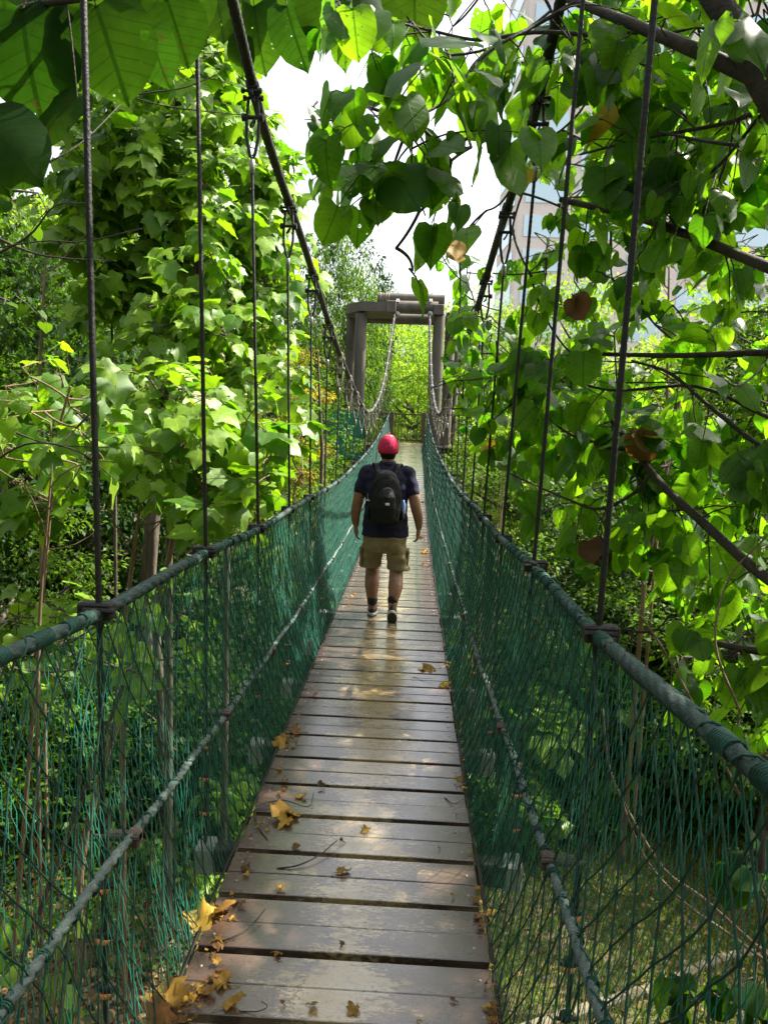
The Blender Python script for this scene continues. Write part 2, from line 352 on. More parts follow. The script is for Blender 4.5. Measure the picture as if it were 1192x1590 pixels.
# ropes
for s in (-1, 1):
    q = np.concatenate([np.arange(-.8, 7, .006), np.arange(7, EY, .02)])
    mb = MB(); wob = lambda v: .006*np.sin(2.3*v+s) + .004*np.sin(7*v)
    mb.tube(np.stack([s*(rope_w(q)+wob(q)), q, CZ+rope_z(q)+wob(q+4)], 1), .0165, 15, twist=(4, 4.2, .14))
    hr = mb.build('hand_rope', M['green_rope'] if s < 0 else M['green_rope'], br)
    # lashing that ties the net on
    L = MB(); CORD = []
    def coil(fw, fz, r, y0, y1, pitch, tr, ph=0):
        n = int((y1-y0)/pitch*9); t = np.linspace(0, 1, max(n, 4)); yv = y0 + (y1-y0)*t; a = ph + 2*np.pi*(yv-y0)/pitch
        CORD.append(np.stack([s*(fw(yv)) + r*np.cos(a), yv, CZ+fz(yv) + r*np.sin(a)], 1)); return float(a[-1])
    yv = -.6; pa = 0.0
    rr = random.Random(3+s)
    while yv < EY-.3:
        ln = rr.uniform(.03, .09) if yv < 12 else .1
        pa = coil(rope_w, rope_z, .0195, yv, yv+ln, .0075 if yv < 6 else .03, .003, pa)
        nx = yv + rr.uniform(.10, .2)
        pa = coil(rope_w, rope_z, .0205, yv+ln, min(nx, EY), rr.uniform(.07, .14), .003, pa)
        if yv < 9 and rr.random() < .3:   # loose tails
            p = Vector((s*rope_w(yv), yv, CZ+float(rope_z(yv))+.019)); pts = [p]
            for k in range(6): p = p + Vector((rr.uniform(-.01, .02)*s, rr.uniform(-.02, .02), rr.uniform(-.004, .016) - k*.004)); pts.append(p)
            T_ = MB(); T_.tube(pts, .0028, 4); T_.build('loose_end', M['net_dark'], hr)
        yv = nx
    L.tube(np.concatenate(CORD), .003, 5); L.build('lashing', M['net_dark'], hr)
    mb = MB(); mb.tube(np.stack([s*(.62+wob(q)*.5), q, CZ+mid_z(q)+wob(q+2)], 1), .0122, 12, twist=(3, 8.0, .2))
    mr = mb.build('mid_rope', M['pale_rope'], br)
    L = MB(); CORD.clear(); yv = -.5; pa = 1.0
    while yv < EY-.3:
        pa = coil(lambda v: .62+0*v, mid_z, .0155, yv, yv+.02, .008, .003, pa); st = rr.uniform(.09, .15); pa = coil(lambda v: .62+0*v, mid_z, .0155, yv+.02, yv+.02+st, .3, .003, pa); yv += .02+st
    L.tube(np.concatenate(CORD), .0028, 5); L.build('lashing', M['net_dark'], mr)
    # main cable
    q = np.concatenate([np.arange(-.9, 10, .012), np.arange(10, EY+.2, .04)])
    mb = MB(); mb.tube(np.stack([s*cab_w(q), q, CZ+cab_z(q)], 1), .027, 14, twist=(6, 3.5, .1)); mc = mb.build('main_cable', M['steel'], br)

# hangers with shackles and clamps
def rotm(z): return Matrix.Rotation(z, 3, 'Z')
for k, yh in enumerate(HY):
    for s in (-1, 1):
        cz = CZ+float(cab_z(yh)); cw = float(cab_w(yh))*s; rz_ = CZ+float(rope_z(yh)); rw = float(rope_w(yh))*s
        slope = float(cab_z(yh+.05)-cab_z(yh-.05))/.1; near = yh < 9
        gap = min(.40, max(.10, (cz-rz_)*.45)); top = Vector((cw, yh, cz)); fer = Vector((cw, yh, cz-gap))
        mb = MB()
        bot = CZ+float(deck_z(yh))-.17
        rwo = rw + s*.004
        pts = [fer, Vector((rwo, yh, rz_)), Vector((s*.705, yh, bot))]
        if near:
            P0 = [pts[0].lerp(pts[1], t) for t in np.linspace(0, 1, max(2, int((pts[0]-pts[1]).length/.012)))] + [pts[1].lerp(pts[2], t) for t in np.linspace(.01, 1, 60)]
            mb.tube(P0, .0085, 9, twist=(5, 9, .14))
        else: mb.tube(pts, .0085, 6)
        hg = mb.build('hanger', M['steel'], br)
        # ferrule
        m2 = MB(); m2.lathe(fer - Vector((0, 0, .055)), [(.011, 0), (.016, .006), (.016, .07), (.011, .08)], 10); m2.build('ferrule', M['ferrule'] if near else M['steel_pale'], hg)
        # clamp on the main cable
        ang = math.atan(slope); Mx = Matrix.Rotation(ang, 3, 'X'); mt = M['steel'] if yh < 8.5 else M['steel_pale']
        m2 = MB(); m2.tube([top + Mx @ Vector((0, t, 0)) for t in (-.045, -.04, .04, .045)], [.03, .038, .038, .03], 10)
        for t in (-.026, .026):
            m2.box(top + Mx @ Vector((0, t, -.03)), (.02, .022, .08), Mx, .003)
            m2.tube([top + Mx @ Vector((-.05, t, -.045)), top + Mx @ Vector((.05, t, -.045))], .008, 6)
            for e in (-.048, .048): m2.tube([top + Mx @ Vector((e-.008, t, -.045)), top + Mx @ Vector((e+.008, t, -.045))], .015, 6)
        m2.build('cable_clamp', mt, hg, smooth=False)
        # shackle: pin and long pointed bow, plus thimble eye
        m2 = MB(); ln = gap-.03; zt = cz-.06; zb = cz-gap+.02; wd = .034
        loop = [(-wd*.75, zt), (-wd, zt-(zt-zb)*.35), (-wd*.95, zt-(zt-zb)*.62), (-wd*.45, zt-(zt-zb)*.9), (0, zb), (wd*.45, zt-(zt-zb)*.9), (wd*.95, zt-(zt-zb)*.62), (wd, zt-(zt-zb)*.35), (wd*.75, zt)]
        m2.tube([(cw+a, yh, b) for a, b in loop], .0095, 7)
        pz = zt-(zt-zb)*.3
        m2.tube([(cw-.055, yh, pz), (cw+.055, yh, pz)], .011, 7)
        for e in (-.05, .05): m2.tube([(cw+e-.009, yh, pz), (cw+e+.009, yh, pz)], .021, 6)
        m2.tube([(cw, yh-.012+.0*a, pz+.0) for a in (0, 1)] if False else [(cw+.012*math.cos(a), yh+.018*math.sin(a), pz-.04*abs(math.sin(a/2))*ln/.3) for a in np.linspace(0, 2*math.pi, 9)], .006, 5)
        m2.build('shackle', mt, hg)
        # clamps where the hanger passes the hand rope, mid rope and the two small net ties
        m2 = MB()
        m2.box((rw+s*.012, yh, rz_+.004), (.10, .045, .05), None, .006); m2.box((rw+s*.02, yh-.035, rz_-.012), (.05, .02, .035), None, .004)
        m2.tube([(rw-.04, yh-.028, rz_+.01), (rw+.05, yh-.028, rz_+.01)], .008, 6); m2.build('rope_clamp', M['steel'], hg, smooth=False)
        mzz = CZ+float(mid_z(yh))
        m2 = MB(); m2.box((s*.645, yh, mzz), (.10, .032, .026), None, .004); m2.box((s*.615, yh+.0, mzz-.004), (.04, .045, .045), None, .005)
        m2.tube([(s*.59, yh-.03, mzz+.012), (s*.72, yh-.03, mzz+.012)], .007, 6); m2.build('rope_clamp', M['dark_wood'], hg, smooth=False)
        if yh < 12:
            for fr in (.22, .45, .7):
                zc = mzz - (mzz-bot)*fr; m2 = MB(); xc = s*(.70)
                m2.lathe((xc, yh, zc), [(.012, -.012), (.02, -.008), (.02, .008), (.012, .012)], 8)
                m2.tube([(xc-.03, yh-.01, zc), (xc+.03, yh-.01, zc)], .006, 6)
                g_ = m2.build('wire_grip', M['steel'], hg)
                m2 = MB(); m2.tube([(xc+.022*s*math.cos(a)-.004, yh-.024, zc+.012*math.sin(a)) for a in np.linspace(math.pi*1.05, math.pi*1.95, 6)], [.002, .006, .0075, .0075, .006, .002], 6); m2.build('plastic_cap', M['rust_cap'], g_)

# nets
def net_pt(s, y, t):
    """t 0 at hand rope, 1 at deck edge"""
    y = np.asarray(y, float); t = np.asarray(t, float)
    zt = rope_z(y)-.02; zm = mid_z(y); zb = deck_z(y)-.02
    tm = .62
    a = np.clip(t/tm, 0, 1); b = np.clip((t-tm)/(1-tm), 0, 1)
    wx = rope_w(y)*(1-a) + .615*a; wx = wx*(1-b) + .515*b
    z = np.where(t < tm, zt*(1-a)+zm*a, zm*(1-b)+zb*b)
    bulge = .02*np.sin(np.pi*a) + .015*np.sin(np.pi*b) + .006*np.sin(5*y+7*t)
    return np.stack([s*(wx+bulge), y, CZ+z], -1)
def jit(n, a): return rng.normal(0, a, n)
for s in (-1, 1):
    # the knotted diamond mesh
    y0, y1, cw_, rows = -.4, EY, .118, 12
    def knot(i, j):
        """i counts half cells along the bridge, j rows down"""
        h = np.sin(i*12.9898 + j*78.233)*43758.5453; h = h-np.floor(h); g = np.sin(i*39.3 + j*11.135)*24634.6; g = g-np.floor(g)
        return net_pt(s, np.clip(y0 + i*cw_/2 + (h-.5)*.016 + .012*np.sin(j*.9+i*.05), y0, y1), np.clip(j/rows + (g-.5)*.010*(j > 0)*(j < rows), 0, 1))
    I, J = np.meshgrid(np.arange(0, int((y1-y0)/cw_*2)), np.arange(rows)); I = I.ravel(); J = J.ravel(); e = (I+J) % 2 == 0; I = I[e]; J = J[e]
    mb = MB(); A = []; B = []
    for d in (-1, 1):
        a = knot(I, J); b = knot(I+d, J+1); m_ = (a+b)/2; m_[:, 2] -= .003; A += [a, m_]; B += [m_, b]
    mb.strands(np.concatenate(A), np.concatenate(B), .0027, 4)
    K = knot(I, J); K = K[K[:, 1] < 7]; dz_ = np.array([0, 0, .005]); mb.strands(K-dz_, K+dz_, .0046, 5)
    mb.build('net', M['net_dark'], br)
    # second, finer net of narrow upright meshes laid against it
    mb = MB(); A = []; B = []; q_ = np.arange(y0+.03, y1-.05, .036)
    for ph in (0, 1):
        I, J = np.meshgrid(np.arange(len(q_)), np.arange(16)); I = I.ravel(); J = J.ravel()
        def vp(i, j):
            h = np.sin(i*17.13 + j*5.7 + s)*43758.5; h = h-np.floor(h)
            P = net_pt(s, np.clip(q_[i] + (.011 if ph else -.011)*np.where(j % 2 == 0, 1, -1) + (h-.5)*.004, y0, y1), j/16); P[:, 0] += s*.006; return P
        A.append(vp(I, J)); B.append(vp(I, J+1))
    mb.strands(np.concatenate(A), np.concatenate(B), .0013, 3)
    mb.build('net', M['net'], br)

# ------------------------------------------------------------------ tower, platform, railing
tw = empty('cable_tower', (0, EY, 0), 'tan steel tower at the far end of the bridge carrying both cables', 'tower')
def at_tw(v): return Vector(v) - Vector((0, EY, 0))
def part_cyl(name, pts, r, m, par, n=20):
    mb = MB(); mb.tube([at_tw(p) for p in pts], r, n); return mb.build(name, m, par)
base_z = 0.0
for px, D, rr_ in ((561, EY+.1, .205), (546.5, EY+1.9, .2), (682, EY+.1, .2), (700, EY+1.6, .19), (712, EY+2.6, .1)):
    p = W(px, 560, D); t = W(px, 487, D)
    p.x = t.x
    part_cyl('column', [(p.x, p.y, base_z), (p.x, p.y, 4.5), (p.x, p.y, t.z)], rr_, M['tower'], tw)
    mb = MB(); q = at_tw((p.x, p.y, CZ-.87)); mb.lathe(q, [(rr_+.07, 0), (rr_+.07, .02), (rr_+.01, .03)], 20); mb.build('collar', M['tower'], tw)
zf = W(600, 476, EY).z
def boxw(name, x0, x1, y0, y1, D0, D1, m=None, par=None):
    a = W(x0, y0, D0); b = W(x1, y1, D0)
    mb = MB(); c = Vector(((a.x+b.x)/2, (D0+D1)/2, (a.z+b.z)/2)); mb.box(at_tw(c), (abs(b.x-a.x), D1-D0, abs(a.z-b.z)), None, .02)
    return mb.build(name, m or M['tower'], par or tw, smooth=False)
def capmesh(name, x0, x1, ytop, ybot, D0, D1, skew):
    a = W(x0, ytop, D0); b = W(x1, ybot, D0); z0, z1 = b.z, a.z
    o = [(a.x+.25, D0), (b.x, D0), (b.x, D1), (a.x-skew, D1), (a.x-skew, D0+.9)]
    v = [at_tw((x, y_, z)) for z in (z0, z1) for x, y_ in o]; n = len(o)
    mb = MB(); mb.add([tuple(q) for q in v], [tuple(range(n)), tuple(range(n, 2*n))[::-1]] + [(i+n, i, (i+1) % n, (i+1) % n + n)[::-1] for i in range(n)])
    return mb.build(name, M['tower'], tw, smooth=False)
capmesh('cap_beam', 549, 613, 467, 484, EY-.25, EY+2.3, .35)
boxw('cap_beam', 673, 689, 472, 489, EY-.25, EY+2.0)
boxw('end_plate', 600, 614.5, 466, 485, EY-.32, EY-.27)
def pipe(name, x0, x1, yc, D, r):
    a = W(x0, yc, D); b = W(x1, yc, D); b.z = a.z
    part_cyl(name, [(a.x, D, a.z), (b.x, D, a.z)], r, M['tower'], tw, 24)
pipe('saddle_pipe', 606, 680, 476.5, EY+.0, .22)
pipe('top_pipe', 586, 690, 463, EY+1.1, .2)
pipe('rear_pipe', 560, 700, 493, EY+1.9, .2)
for px in (617, 668):
    a = W(px, 476.5, EY); mb = MB()
    for o_ in (-.03, .03):
        mb.tube([at_tw((a.x+o_, a.y+.25*math.cos(t), a.z+.25*math.sin(t))) for t in np.linspace(-2.2, 2.6, 14)], .028, 7)
    mb.lathe(at_tw((a.x, a.y-.2, a.z-.27)), [(.05, -.09), (.10, -.04), (.10, .04), (.05, .09)], 9); mb.build('cable_saddle', M['white_beam'], tw)
for px in (591, 600, 604): 
    a = W(px, 463, EY+1.1); mb = MB(); mb.tube([at_tw((a.x, a.y+.205*math.cos(t), a.z+.205*math.sin(t))) for t in np.linspace(0, 6.28, 18)], .012, 5); mb.build('pipe_strap', M['steel_pale'], tw)
a = W(679, 600, EY-.12); mb = MB(); mb.box(at_tw(a), (.17, .02, .2), None, .004); mb.build('plate', M['white_beam'], tw, smooth=False)

pz = CZ-.87
pf = empty('landing_platform', (0, EY+2, 0), 'brown boarded landing platform where the footbridge ends under the tower', 'platform')
def at_p(v): return Vector(v)-Vector((0, EY+2, 0))
mb = MB()
for i in range(30): mb.box(at_p((0, EY+.1+i*.15, pz-.02)), (4.6, .142, .04), None, .003)
mb.tint = [np.full_like(t, .8) for t in mb.tint]; mb.uv = [u+.1 for u in mb.uv]
o = mb.build('boards', M['plank'], pf, smooth=False)
mb = MB(); mb.box(at_p((0, EY+2.4, pz-.30)), (4.5, 4.3, .5), None, .02); mb.build('base_frame', M['dark_wood'], pf, smooth=False)
for sx in (-1.9, 1.9):
    mb = MB(); mb.box(at_p((sx, EY+2.2, (pz-.5)/2)), (.5, 3.6, pz-.5), None, .02); mb.build('support', M['tower'], pf, smooth=False)
rl = empty('platform_railing', (0, EY+4.3, pz), 'dark slatted railing closing the far side of the landing platform', 'railing')
for z in (.1, 1.15): mb = MB(); mb.box((0, 0, z), (4.5, .06, .06)); mb.build('rail', M['dark_wood'], rl, smooth=False)
mb = MB()
for x in np.arange(-2.1, 2.2, .13): mb.box((x, 0, .62), (.025, .025, 1.0))
mb.build('baluster', M['dark_wood'], rl, smooth=False)['kind'] = 'stuff'
for x in (-2.2, -.7, .62, 2.2): mb = MB(); mb.box((x, .002, .62), (.17, .12, 1.25), None, .01); mb.build('post', M['dark_wood'], rl, smooth=False)
for s in (-1, 1):
    rl = empty('platform_railing', (s*2.25, EY+2.2, pz), ('dark side railing left of the landing platform behind the hangers' if s < 0 else 'dark side railing right of the landing platform behind leaves'), 'railing')
    for z in (.1, 1.15): mb = MB(); mb.box((0, 0, z), (.05, 3.9, .05)); mb.build('rail', M['dark_wood'], rl, smooth=False)
    mb = MB()
    for y in np.arange(-1.85, 1.9, .13): mb.box((0, y, .62), (.025, .025, 1.0))
    mb.build('baluster', M['dark_wood'], rl, smooth=False)
    rl2 = empty('platform_railing', (s*1.55, EY+.2, pz), ('short dark front railing between tower column and left net' if s < 0 else 'short dark front railing between tower column and right net'), 'railing')
    for z in (.1, 1.15): mb = MB(); mb.box((0, 0, z), (1.3, .05, .05)); mb.build('rail', M['dark_wood'], rl2, smooth=False)
    mb = MB()
    for x in np.arange(-.6, .62, .12): mb.box((x, 0, .62), (.022, .022, 1.0))
    mb.build('baluster', M['dark_wood'], rl2, smooth=False)

# ------------------------------------------------------------------ leaves
def leaf_template(kind, bend=.25, fold=.12, wave=.03, seed=0):
    r = random.Random(seed)
    if kind == 'heart':
        half = [(0.0, 0.0, 0.0), (.2, -.13, .02), (.37, -.09, .06), (.46, .06, .13), (.49, .22, .24), (.45, .40, .38), (.36, .58, .54), (.24, .75, .70), (.11, .89, .86), (.03, .99, .95), (0, 1.06, 1.06)]
    elif kind == 'round':
        half = [(0.0, 0.0, 0.0), (.22, -.12, .02), (.40, -.08, .06), (.50, .08, .14), (.53, .27, .27), (.52, .46, .43), (.46, .64, .60), (.35, .79, .76), (.20, .91, .89), (.06, .985, .96), (0, 1.03, 1.03)]
    elif kind == 'lobed':
        half = [(0.0, 0.0, 0.0), (.16, -.10, .02), (.30, -.07, .05), (.46, -.02, .1), (.44, .12, .18), (.56, .36, .28), (.60, .50, .36), (.44, .52, .44), (.33, .58, .54), (.27, .72, .70), (.13, .88, .86), (0, 1.06, 1.06)]
    elif kind == 'maple':
        half = [(0.0, 0.0, 0.0), (.2, -.16, .01), (.38, -.12, .03), (.34, .0, .06), (.58, .10, .12), (.62, .26, .2), (.42, .28, .3), (.55, .58, .42), (.5, .68, .5), (.3, .60, .56), (.2, .68, .66), (.2, .86, .82), (0, 1.06, 1.06)]
    V = []; UV = []
    for i, (w_, yo, ym) in enumerate(half):
        w_ *= 1 + r.uniform(-.06, .06)
        for f in (-1, -.5, 0, .5, 1):
            x = f*w_; y = ym + (yo-ym)*abs(f)**1.3
            z = -bend*y*abs(y) + fold*abs(x) + wave*math.sin(9*y+5*f+seed)*abs(f) - .25*x*x
            V.append((x, y, z)); UV.append((.5+x*.5, max(0, min(1, y))))
    n = len(half); F = []
    for i in range(n-1):
        for k in range(4): F.append((i*5+k, i*5+k+1, (i+1)*5+k+1, (i+1)*5+k))
    return np.array(V), np.array(F), np.array(UV)
def small_template(fold=.15, wd=.26):
    V = np.array([(0, 0, 0), (-wd, .45, fold), (0, 1, -.1), (wd, .45, fold)], float)
    return V, np.array([(0, 3, 2, 1)]), np.array([(.5, 0), (.1, .5), (.5, 1), (.9, .5)])
HEART = [leaf_template('heart', b, f, w_, i) for i, (b, f, w_) in enumerate([(.15, .10, .02), (.35, .18, .035), (.25, -.05, .04), (.5, .25, .03), (.05, .3, .05)])]
ROUND = [leaf_template('round', b, f, w_, i+9) for i, (b, f, w_) in enumerate([(.15, .10, .02), (.3, .16, .035), (.2, -.06, .04), (.45, .2, .03)])]
LOBED = [leaf_template('lobed', b, f, w_, i) for i, (b, f, w_) in enumerate([(.2, .08, .03), (.4, .15, .04), (.3, -.05, .04), (.1, .2, .03)])]
MAPLE = [leaf_template('maple', b, f, w_, i) for i, (b, f, w_) in enumerate([(.1, .2, .1), (-.3, .4, .14), (.5, .3, .12), (-.1, -.3, .15)])]
SMALL = [small_template(.12, .26), small_template(.2, .2), small_template(.05, .32)]

CURL = [leaf_template('heart', .7, .4, .08, 3), leaf_template('round', -.4, .35, .09, 5), leaf_template('round', .6, -.3, .08, 6)]
class Leaves:
    def __init__(s): s.p = []; s.t = []; s.n = []; s.s = []; s.c = []
    def add(s, p, t, n, sc, c=None):
        s.p.append(tuple(p)); s.t.append(tuple(t)); s.n.append(tuple(n)); s.s.append(sc); s.c.append(random.random() if c is None else c)
    def into(s, mb, temps):
        if not s.p: return
        P = np.array(s.p, float); T = np.array(s.t, float); Nn = np.array(s.n, float); S = np.array(s.s, float); C = np.array(s.c, float)
        put(mb, temps, P, T, Nn, S, C)
def put(mb, temps, P, T, Nn, S, C):
    T = T/(np.linalg.norm(T, axis=1)[:, None]+1e-9); Nn = Nn - T*(Nn*T).sum(1)[:, None]
    Nn /= np.linalg.norm(Nn, axis=1)[:, None]+1e-9; X = np.cross(T, Nn)
    pick = rng.integers(0, len(temps), len(P)); G2 = rng.random(len(P))
    for k, (V, F, UV) in enumerate(temps):
        q = np.where(pick == k)[0]
        if not len(q): continue
        wv = rng.uniform(.85, 1.12, len(q))
        out = P[q][:, None, :] + S[q][:, None, None]*(V[None, :, 0:1]*wv[:, None, None]*X[q][:, None, :] + V[None, :, 1:2]*T[q][:, None, :] + V[None, :, 2:3]*Nn[q][:, None, :])
        Fa = (F[None] + (np.arange(len(q))*len(V))[:, None, None]).reshape(-1, F.shape[1])
        uv = np.tile(UV, (len(q), 1)); tint = np.repeat(np.stack([C[q], G2[q], C[q], np.ones(len(q))], 1), len(V), 0)
        mb.add(out.reshape(-1, 3), Fa, uv, tint)

def rv(a=1.0): return Vector((random.gauss(0, a), random.gauss(0, a), random.gauss(0, a)))
def bez(a, b, sag=0.0, bow=None, n=7):
    bow = bow or Vector((0, 0, 0)); pts = []
    for i in range(n):
        t = i/(n-1); pts.append(a.lerp(b, t) + (bow + Vector((0, 0, -sag)))*4*t*(1-t))
    return pts

def twig(wood, lv, p0, d, length, droop, lsize, every, hang, rad=.006, facing=None, keep=None, cc=None):
    """a leafy twig: leaves set alternately on short stalks"""
    n = max(3, int(length/.07)); p = p0.copy(); d = d.normalized(); pts = [p.copy()]; dist = 0; nxt = every*random.uniform(.4, 1); side = 1
    for i in range(n):
        d = (d + Vector((0, 0, -droop/n)) + rv(.09)).normalized(); q = p + d*(length/n); dist += length/n; pts.append(q.copy())
        while dist > nxt:
            nxt += every*random.uniform(.7, 1.3); side = -side
            s = d.cross(Vector((0, 0, 1))); s = s.normalized() if s.length > .1 else Vector((1, 0, 0))
            out = (s*side*random.uniform(.5, 1) + d*.6 + rv(.25)); out = out.normalized()
            hg = hang*random.choice((.25, .6, .9, 1.1, 1.25)); pl = lsize*random.uniform(.25, .6); b = q + out*pl*.8 + Vector((0, 0, .15*pl - hg*pl*.2))
            tip = (out*max(.15, 1-hg*.7) + Vector((0, 0, -hg)) + rv(.22)).normalized()
            nm = (Vector((0, 0, 1))*(1-.5*hg) + out*hg*.8 + (facing or Vector((0, 0, 0))) + rv(.42))
            sz = lsize*random.uniform(.45, 1.3)
            if keep and not keep(b+tip*sz*.6, sz): continue
            lv.add(b, tip, nm, sz, cc() if cc else None)
            wood.tube([q, q.lerp(b, .55)+Vector((0, 0, .01)), b + tip*sz*.02], .0022 if lsize > .12 else .0015, 3, cap=False)
        p = q
    if (keep is None) or keep(p, lsize): lv.add(p, d + Vector((0, 0, -hang)), Vector((0, 0, 1)) + rv(.3), lsize*random.uniform(.6, 1), cc() if cc else None)
    wood.tube(pts, np.linspace(rad, .0018, len(pts)), 4, cap=False)

class Skel:
    def __init__(s, wood): s.nodes = []; s.wood = wood
    def limb(s, pts, r0, r1, n=7):
        rad = np.linspace(r0, r1, len(pts))
        s.wood.tube(pts, rad, n)
        for p, r in zip(pts, rad): s.nodes.append((Vector(p), r))
    def reach(s, c, sag=.0, rmin=.008, wob=.1):
        b = min(s.nodes, key=lambda q: (q[0]-c).length + (.6*max(0, q[0].z-c.z-.3)))
        d = (b[0]-c).length; r0 = min(b[1]*.75, .008+.02*d) ; r0 = max(r0, rmin)
        pts = bez(b[0], c, sag*d, rv(wob*d*.5), 8); s.limb(pts, r0, rmin*.8, 6)

def smooth_line(P, n=5):
    """Catmull-Rom through control points"""
    P = [Vector(p) for p in P]; P = [P[0]*2-P[1]] + P + [P[-1]*2-P[-2]]; out = []
    for i in range(1, len(P)-2):
        for k in range(n):
            t = k/n; a, b, c, d = P[i-1], P[i], P[i+1], P[i+2]
            out.append(.5*((2*b) + (c-a)*t + (2*a-5*b+4*c-d)*t*t + (3*b-a-3*c+d)*t**3))
    out.append(P[-2]); return out

def off_bridge(p, sz):
    """leaves keep off the walkway, the nets and the hangers' plane"""
    if p.y < 0 or p.y > 27: return True
    zb = CZ + float(deck_z(p.y)); r = sz*.35
    if abs(p.x) < .80 + r and zb-.3 < p.z < CZ+float(rope_z(p.y))+.25: return False
    if abs(p.x) < .60 and zb-.3 < p.z < zb+2.05: return False
    return True

KEEP = [off_bridge, None]
def leafy_tree(name, label, cat, base, trunk_pts, r0, clumps, leafm, temps, lsize, every, hang, ntwig, barkm, group=None, tlen=1.0, droop=.3, facing=None, r1=.03, cc=None, extra=None):
    """clumps: (px,py,D,r) read off the photograph"""
    root = empty(name, base, label, cat, group); wood = MB(); lv = Leaves(); sk = Skel(wood)
    tp = smooth_line(trunk_pts, 4); sk.limb(tp, r0, min(r1, r0*.45), 10)
    C = [((W(*q[:3]), q[3]) if len(q) == 4 else (Vector(q[1:4]), q[4])) for q in clumps]
    C.sort(key=lambda q: (q[0]-Vector(trunk_pts[-1])).length)
    for c, r in C:
        sk.reach(c, .03)
        for k in range(max(2, int(ntwig*(r/.5)**1.5))):
            d = rv(1).normalized(); d.z *= .7; p0 = c + rv(r*.22)
            if KEEP[1] and not KEEP[1](p0 + d.normalized()*r*.5): continue
            if (p0-c).length > .05: wood.tube([c, p0], .005, 3, cap=False)
            twig(wood, lv, p0, d, r*random.uniform(.6, 1.15)*tlen, droop, lsize, every, hang, .006, facing, KEEP[0], cc)
    if extra: extra(sk, wood, lv)
    o = Vector(base); wood.build('trunk', M[barkm], root, origin=tuple(o))
    m2 = MB(); lv.into(m2, temps); cr = m2.build('crown', M[leafm], root, origin=tuple(o)); return root, lv
CNT = {}
# ------------------------------------------------------------------ LEFT: lobed-leaf trees
def gz(x, y): # ground height
    return float(.12*math.sin(x*.5+y*.3) + .06*math.sin(x*1.7-y*1.1) + max(0, (abs(x)-5))*.10 + max(0, y-32)*.05)
def T(x, y, dz=0): return Vector((x, y, gz(x, y)+dz))
def poly_clumps(poly, n, D0, D1, r0, r1, seed, mind=0):
    r = random.Random(seed); out = []; xs = [p[0] for p in poly]; ys_ = [p[1] for p in poly]; tries = 0
    while len(out) < n and tries < 20000:
        tries += 1; x = r.uniform(min(xs), max(xs)); y = r.uniform(min(ys_), max(ys_)); c = False; j = len(poly)-1
        for i in range(len(poly)):
            xi, yi = poly[i]; xj, yj = poly[j]
            if (yi > y) != (yj > y) and x < (xj-xi)*(y-yi)/(yj-yi)+xi: c = not c
            j = i
        if not c: continue
        if mind and any((x-q[0])**2+(y-q[1])**2 < mind*mind for q in out): continue
        out.append((x, y, r.uniform(D0, D1), r.uniform(r0, r1)))
    return out
UPC = Vector((.25, -.45, .2))
b = T(-3.6, 10.2)
leafy_tree('lobed_leaf_tree', 'tall tree with bright lobed leaves rising left of the bridge cable', 'tree', b,
    [b, T(-3.5, 10.2, 2.5), T(-3.2, 10, 5), W(300, 330, 10), W(310, 180, 10)], .14,
    poly_clumps([(90, 110), (210, 70), (330, 60), (385, 100), (400, 190), (440, 290), (430, 330), (400, 330), (330, 340), (220, 330), (110, 270)], 30, 8, 11, .42, .66, 1, 38) + poly_clumps([(100, 290), (270, 320), (270, 520), (160, 500)], 9, 8.5, 10.5, .4, .6, 77, 40),
    'lobed', LOBED, .195, .07, .55, 13, 'bark', facing=UPC)
b = T(-2.7, 8.6)
leafy_tree('lobed_leaf_tree', 'leaning tree whose bright lobed foliage cascades behind the second left hanger', 'tree', b,
    [b, T(-2.75, 8.6, 2), T(-2.8, 8.5, 4), W(300, 450, 8.6), W(310, 370, 8.6)], .06,
    poly_clumps([(240, 330), (350, 320), (430, 330), (425, 430), (410, 470), (420, 590), (350, 580), (280, 560), (250, 460)], 22, 7.5, 9.5, .38, .6, 2, 36),
    'lobed', LOBED, .185, .07, .6, 11, 'bark', facing=UPC)
b = T(-2.75, 6.4)
leafy_tree('lobed_leaf_shrub', 'broad shrub of pale green lobed leaves above the left hand rope', 'shrub', b,
    [b, T(-2.7, 6.4, 1.4), W(262, 870, 6.4), W(268, 760, 6.3), W(285, 690, 6.2)], .036,
    poly_clumps([(230, 600), (300, 590), (350, 620), (420, 660), (480, 700), (500, 760), (450, 800), (370, 800), (300, 770), (240, 720), (190, 680)], 24, 5.4, 6.9, .25, .42, 3, 30),
    'lobed', LOBED, .185, .07, .5, 10, 'bark_tan', facing=UPC)
b = T(-2.9, 5.3)
leafy_tree('lobed_leaf_shrub', 'young tree with large pale leaves at left, on a thin upright stem', 'shrub', b,
    [b, W(60, 1000, 5.3), W(75, 830, 5.2), W(90, 680, 5.1), W(110, 600, 5)], .018,
    poly_clumps([(0, 580), (120, 560), (200, 590), (180, 660), (120, 700), (150, 770), (60, 800), (0, 770)], 15, 4.6, 5.8, .2, .34, 4, 32),
    'lobed', LOBED, .18, .075, .5, 9, 'bark_tan', facing=UPC)
b = T(-2.6, 4.5)
leafy_tree('leafy_shrub', 'low bright leafed shrub behind the left net under the hand rope', 'shrub', b,
    [b, T(-2.6, 4.5, .8), W(200, 1040, 4.5)], .03,
    poly_clumps([(30, 940), (150, 900), (300, 940), (320, 1010), (260, 1070), (80, 1070), (0, 1040)], 14, 4.2, 5.6, .18, .3, 5, 34),
    'lobed', HEART, .11, .05, .4, 12, 'bark', facing=UPC)

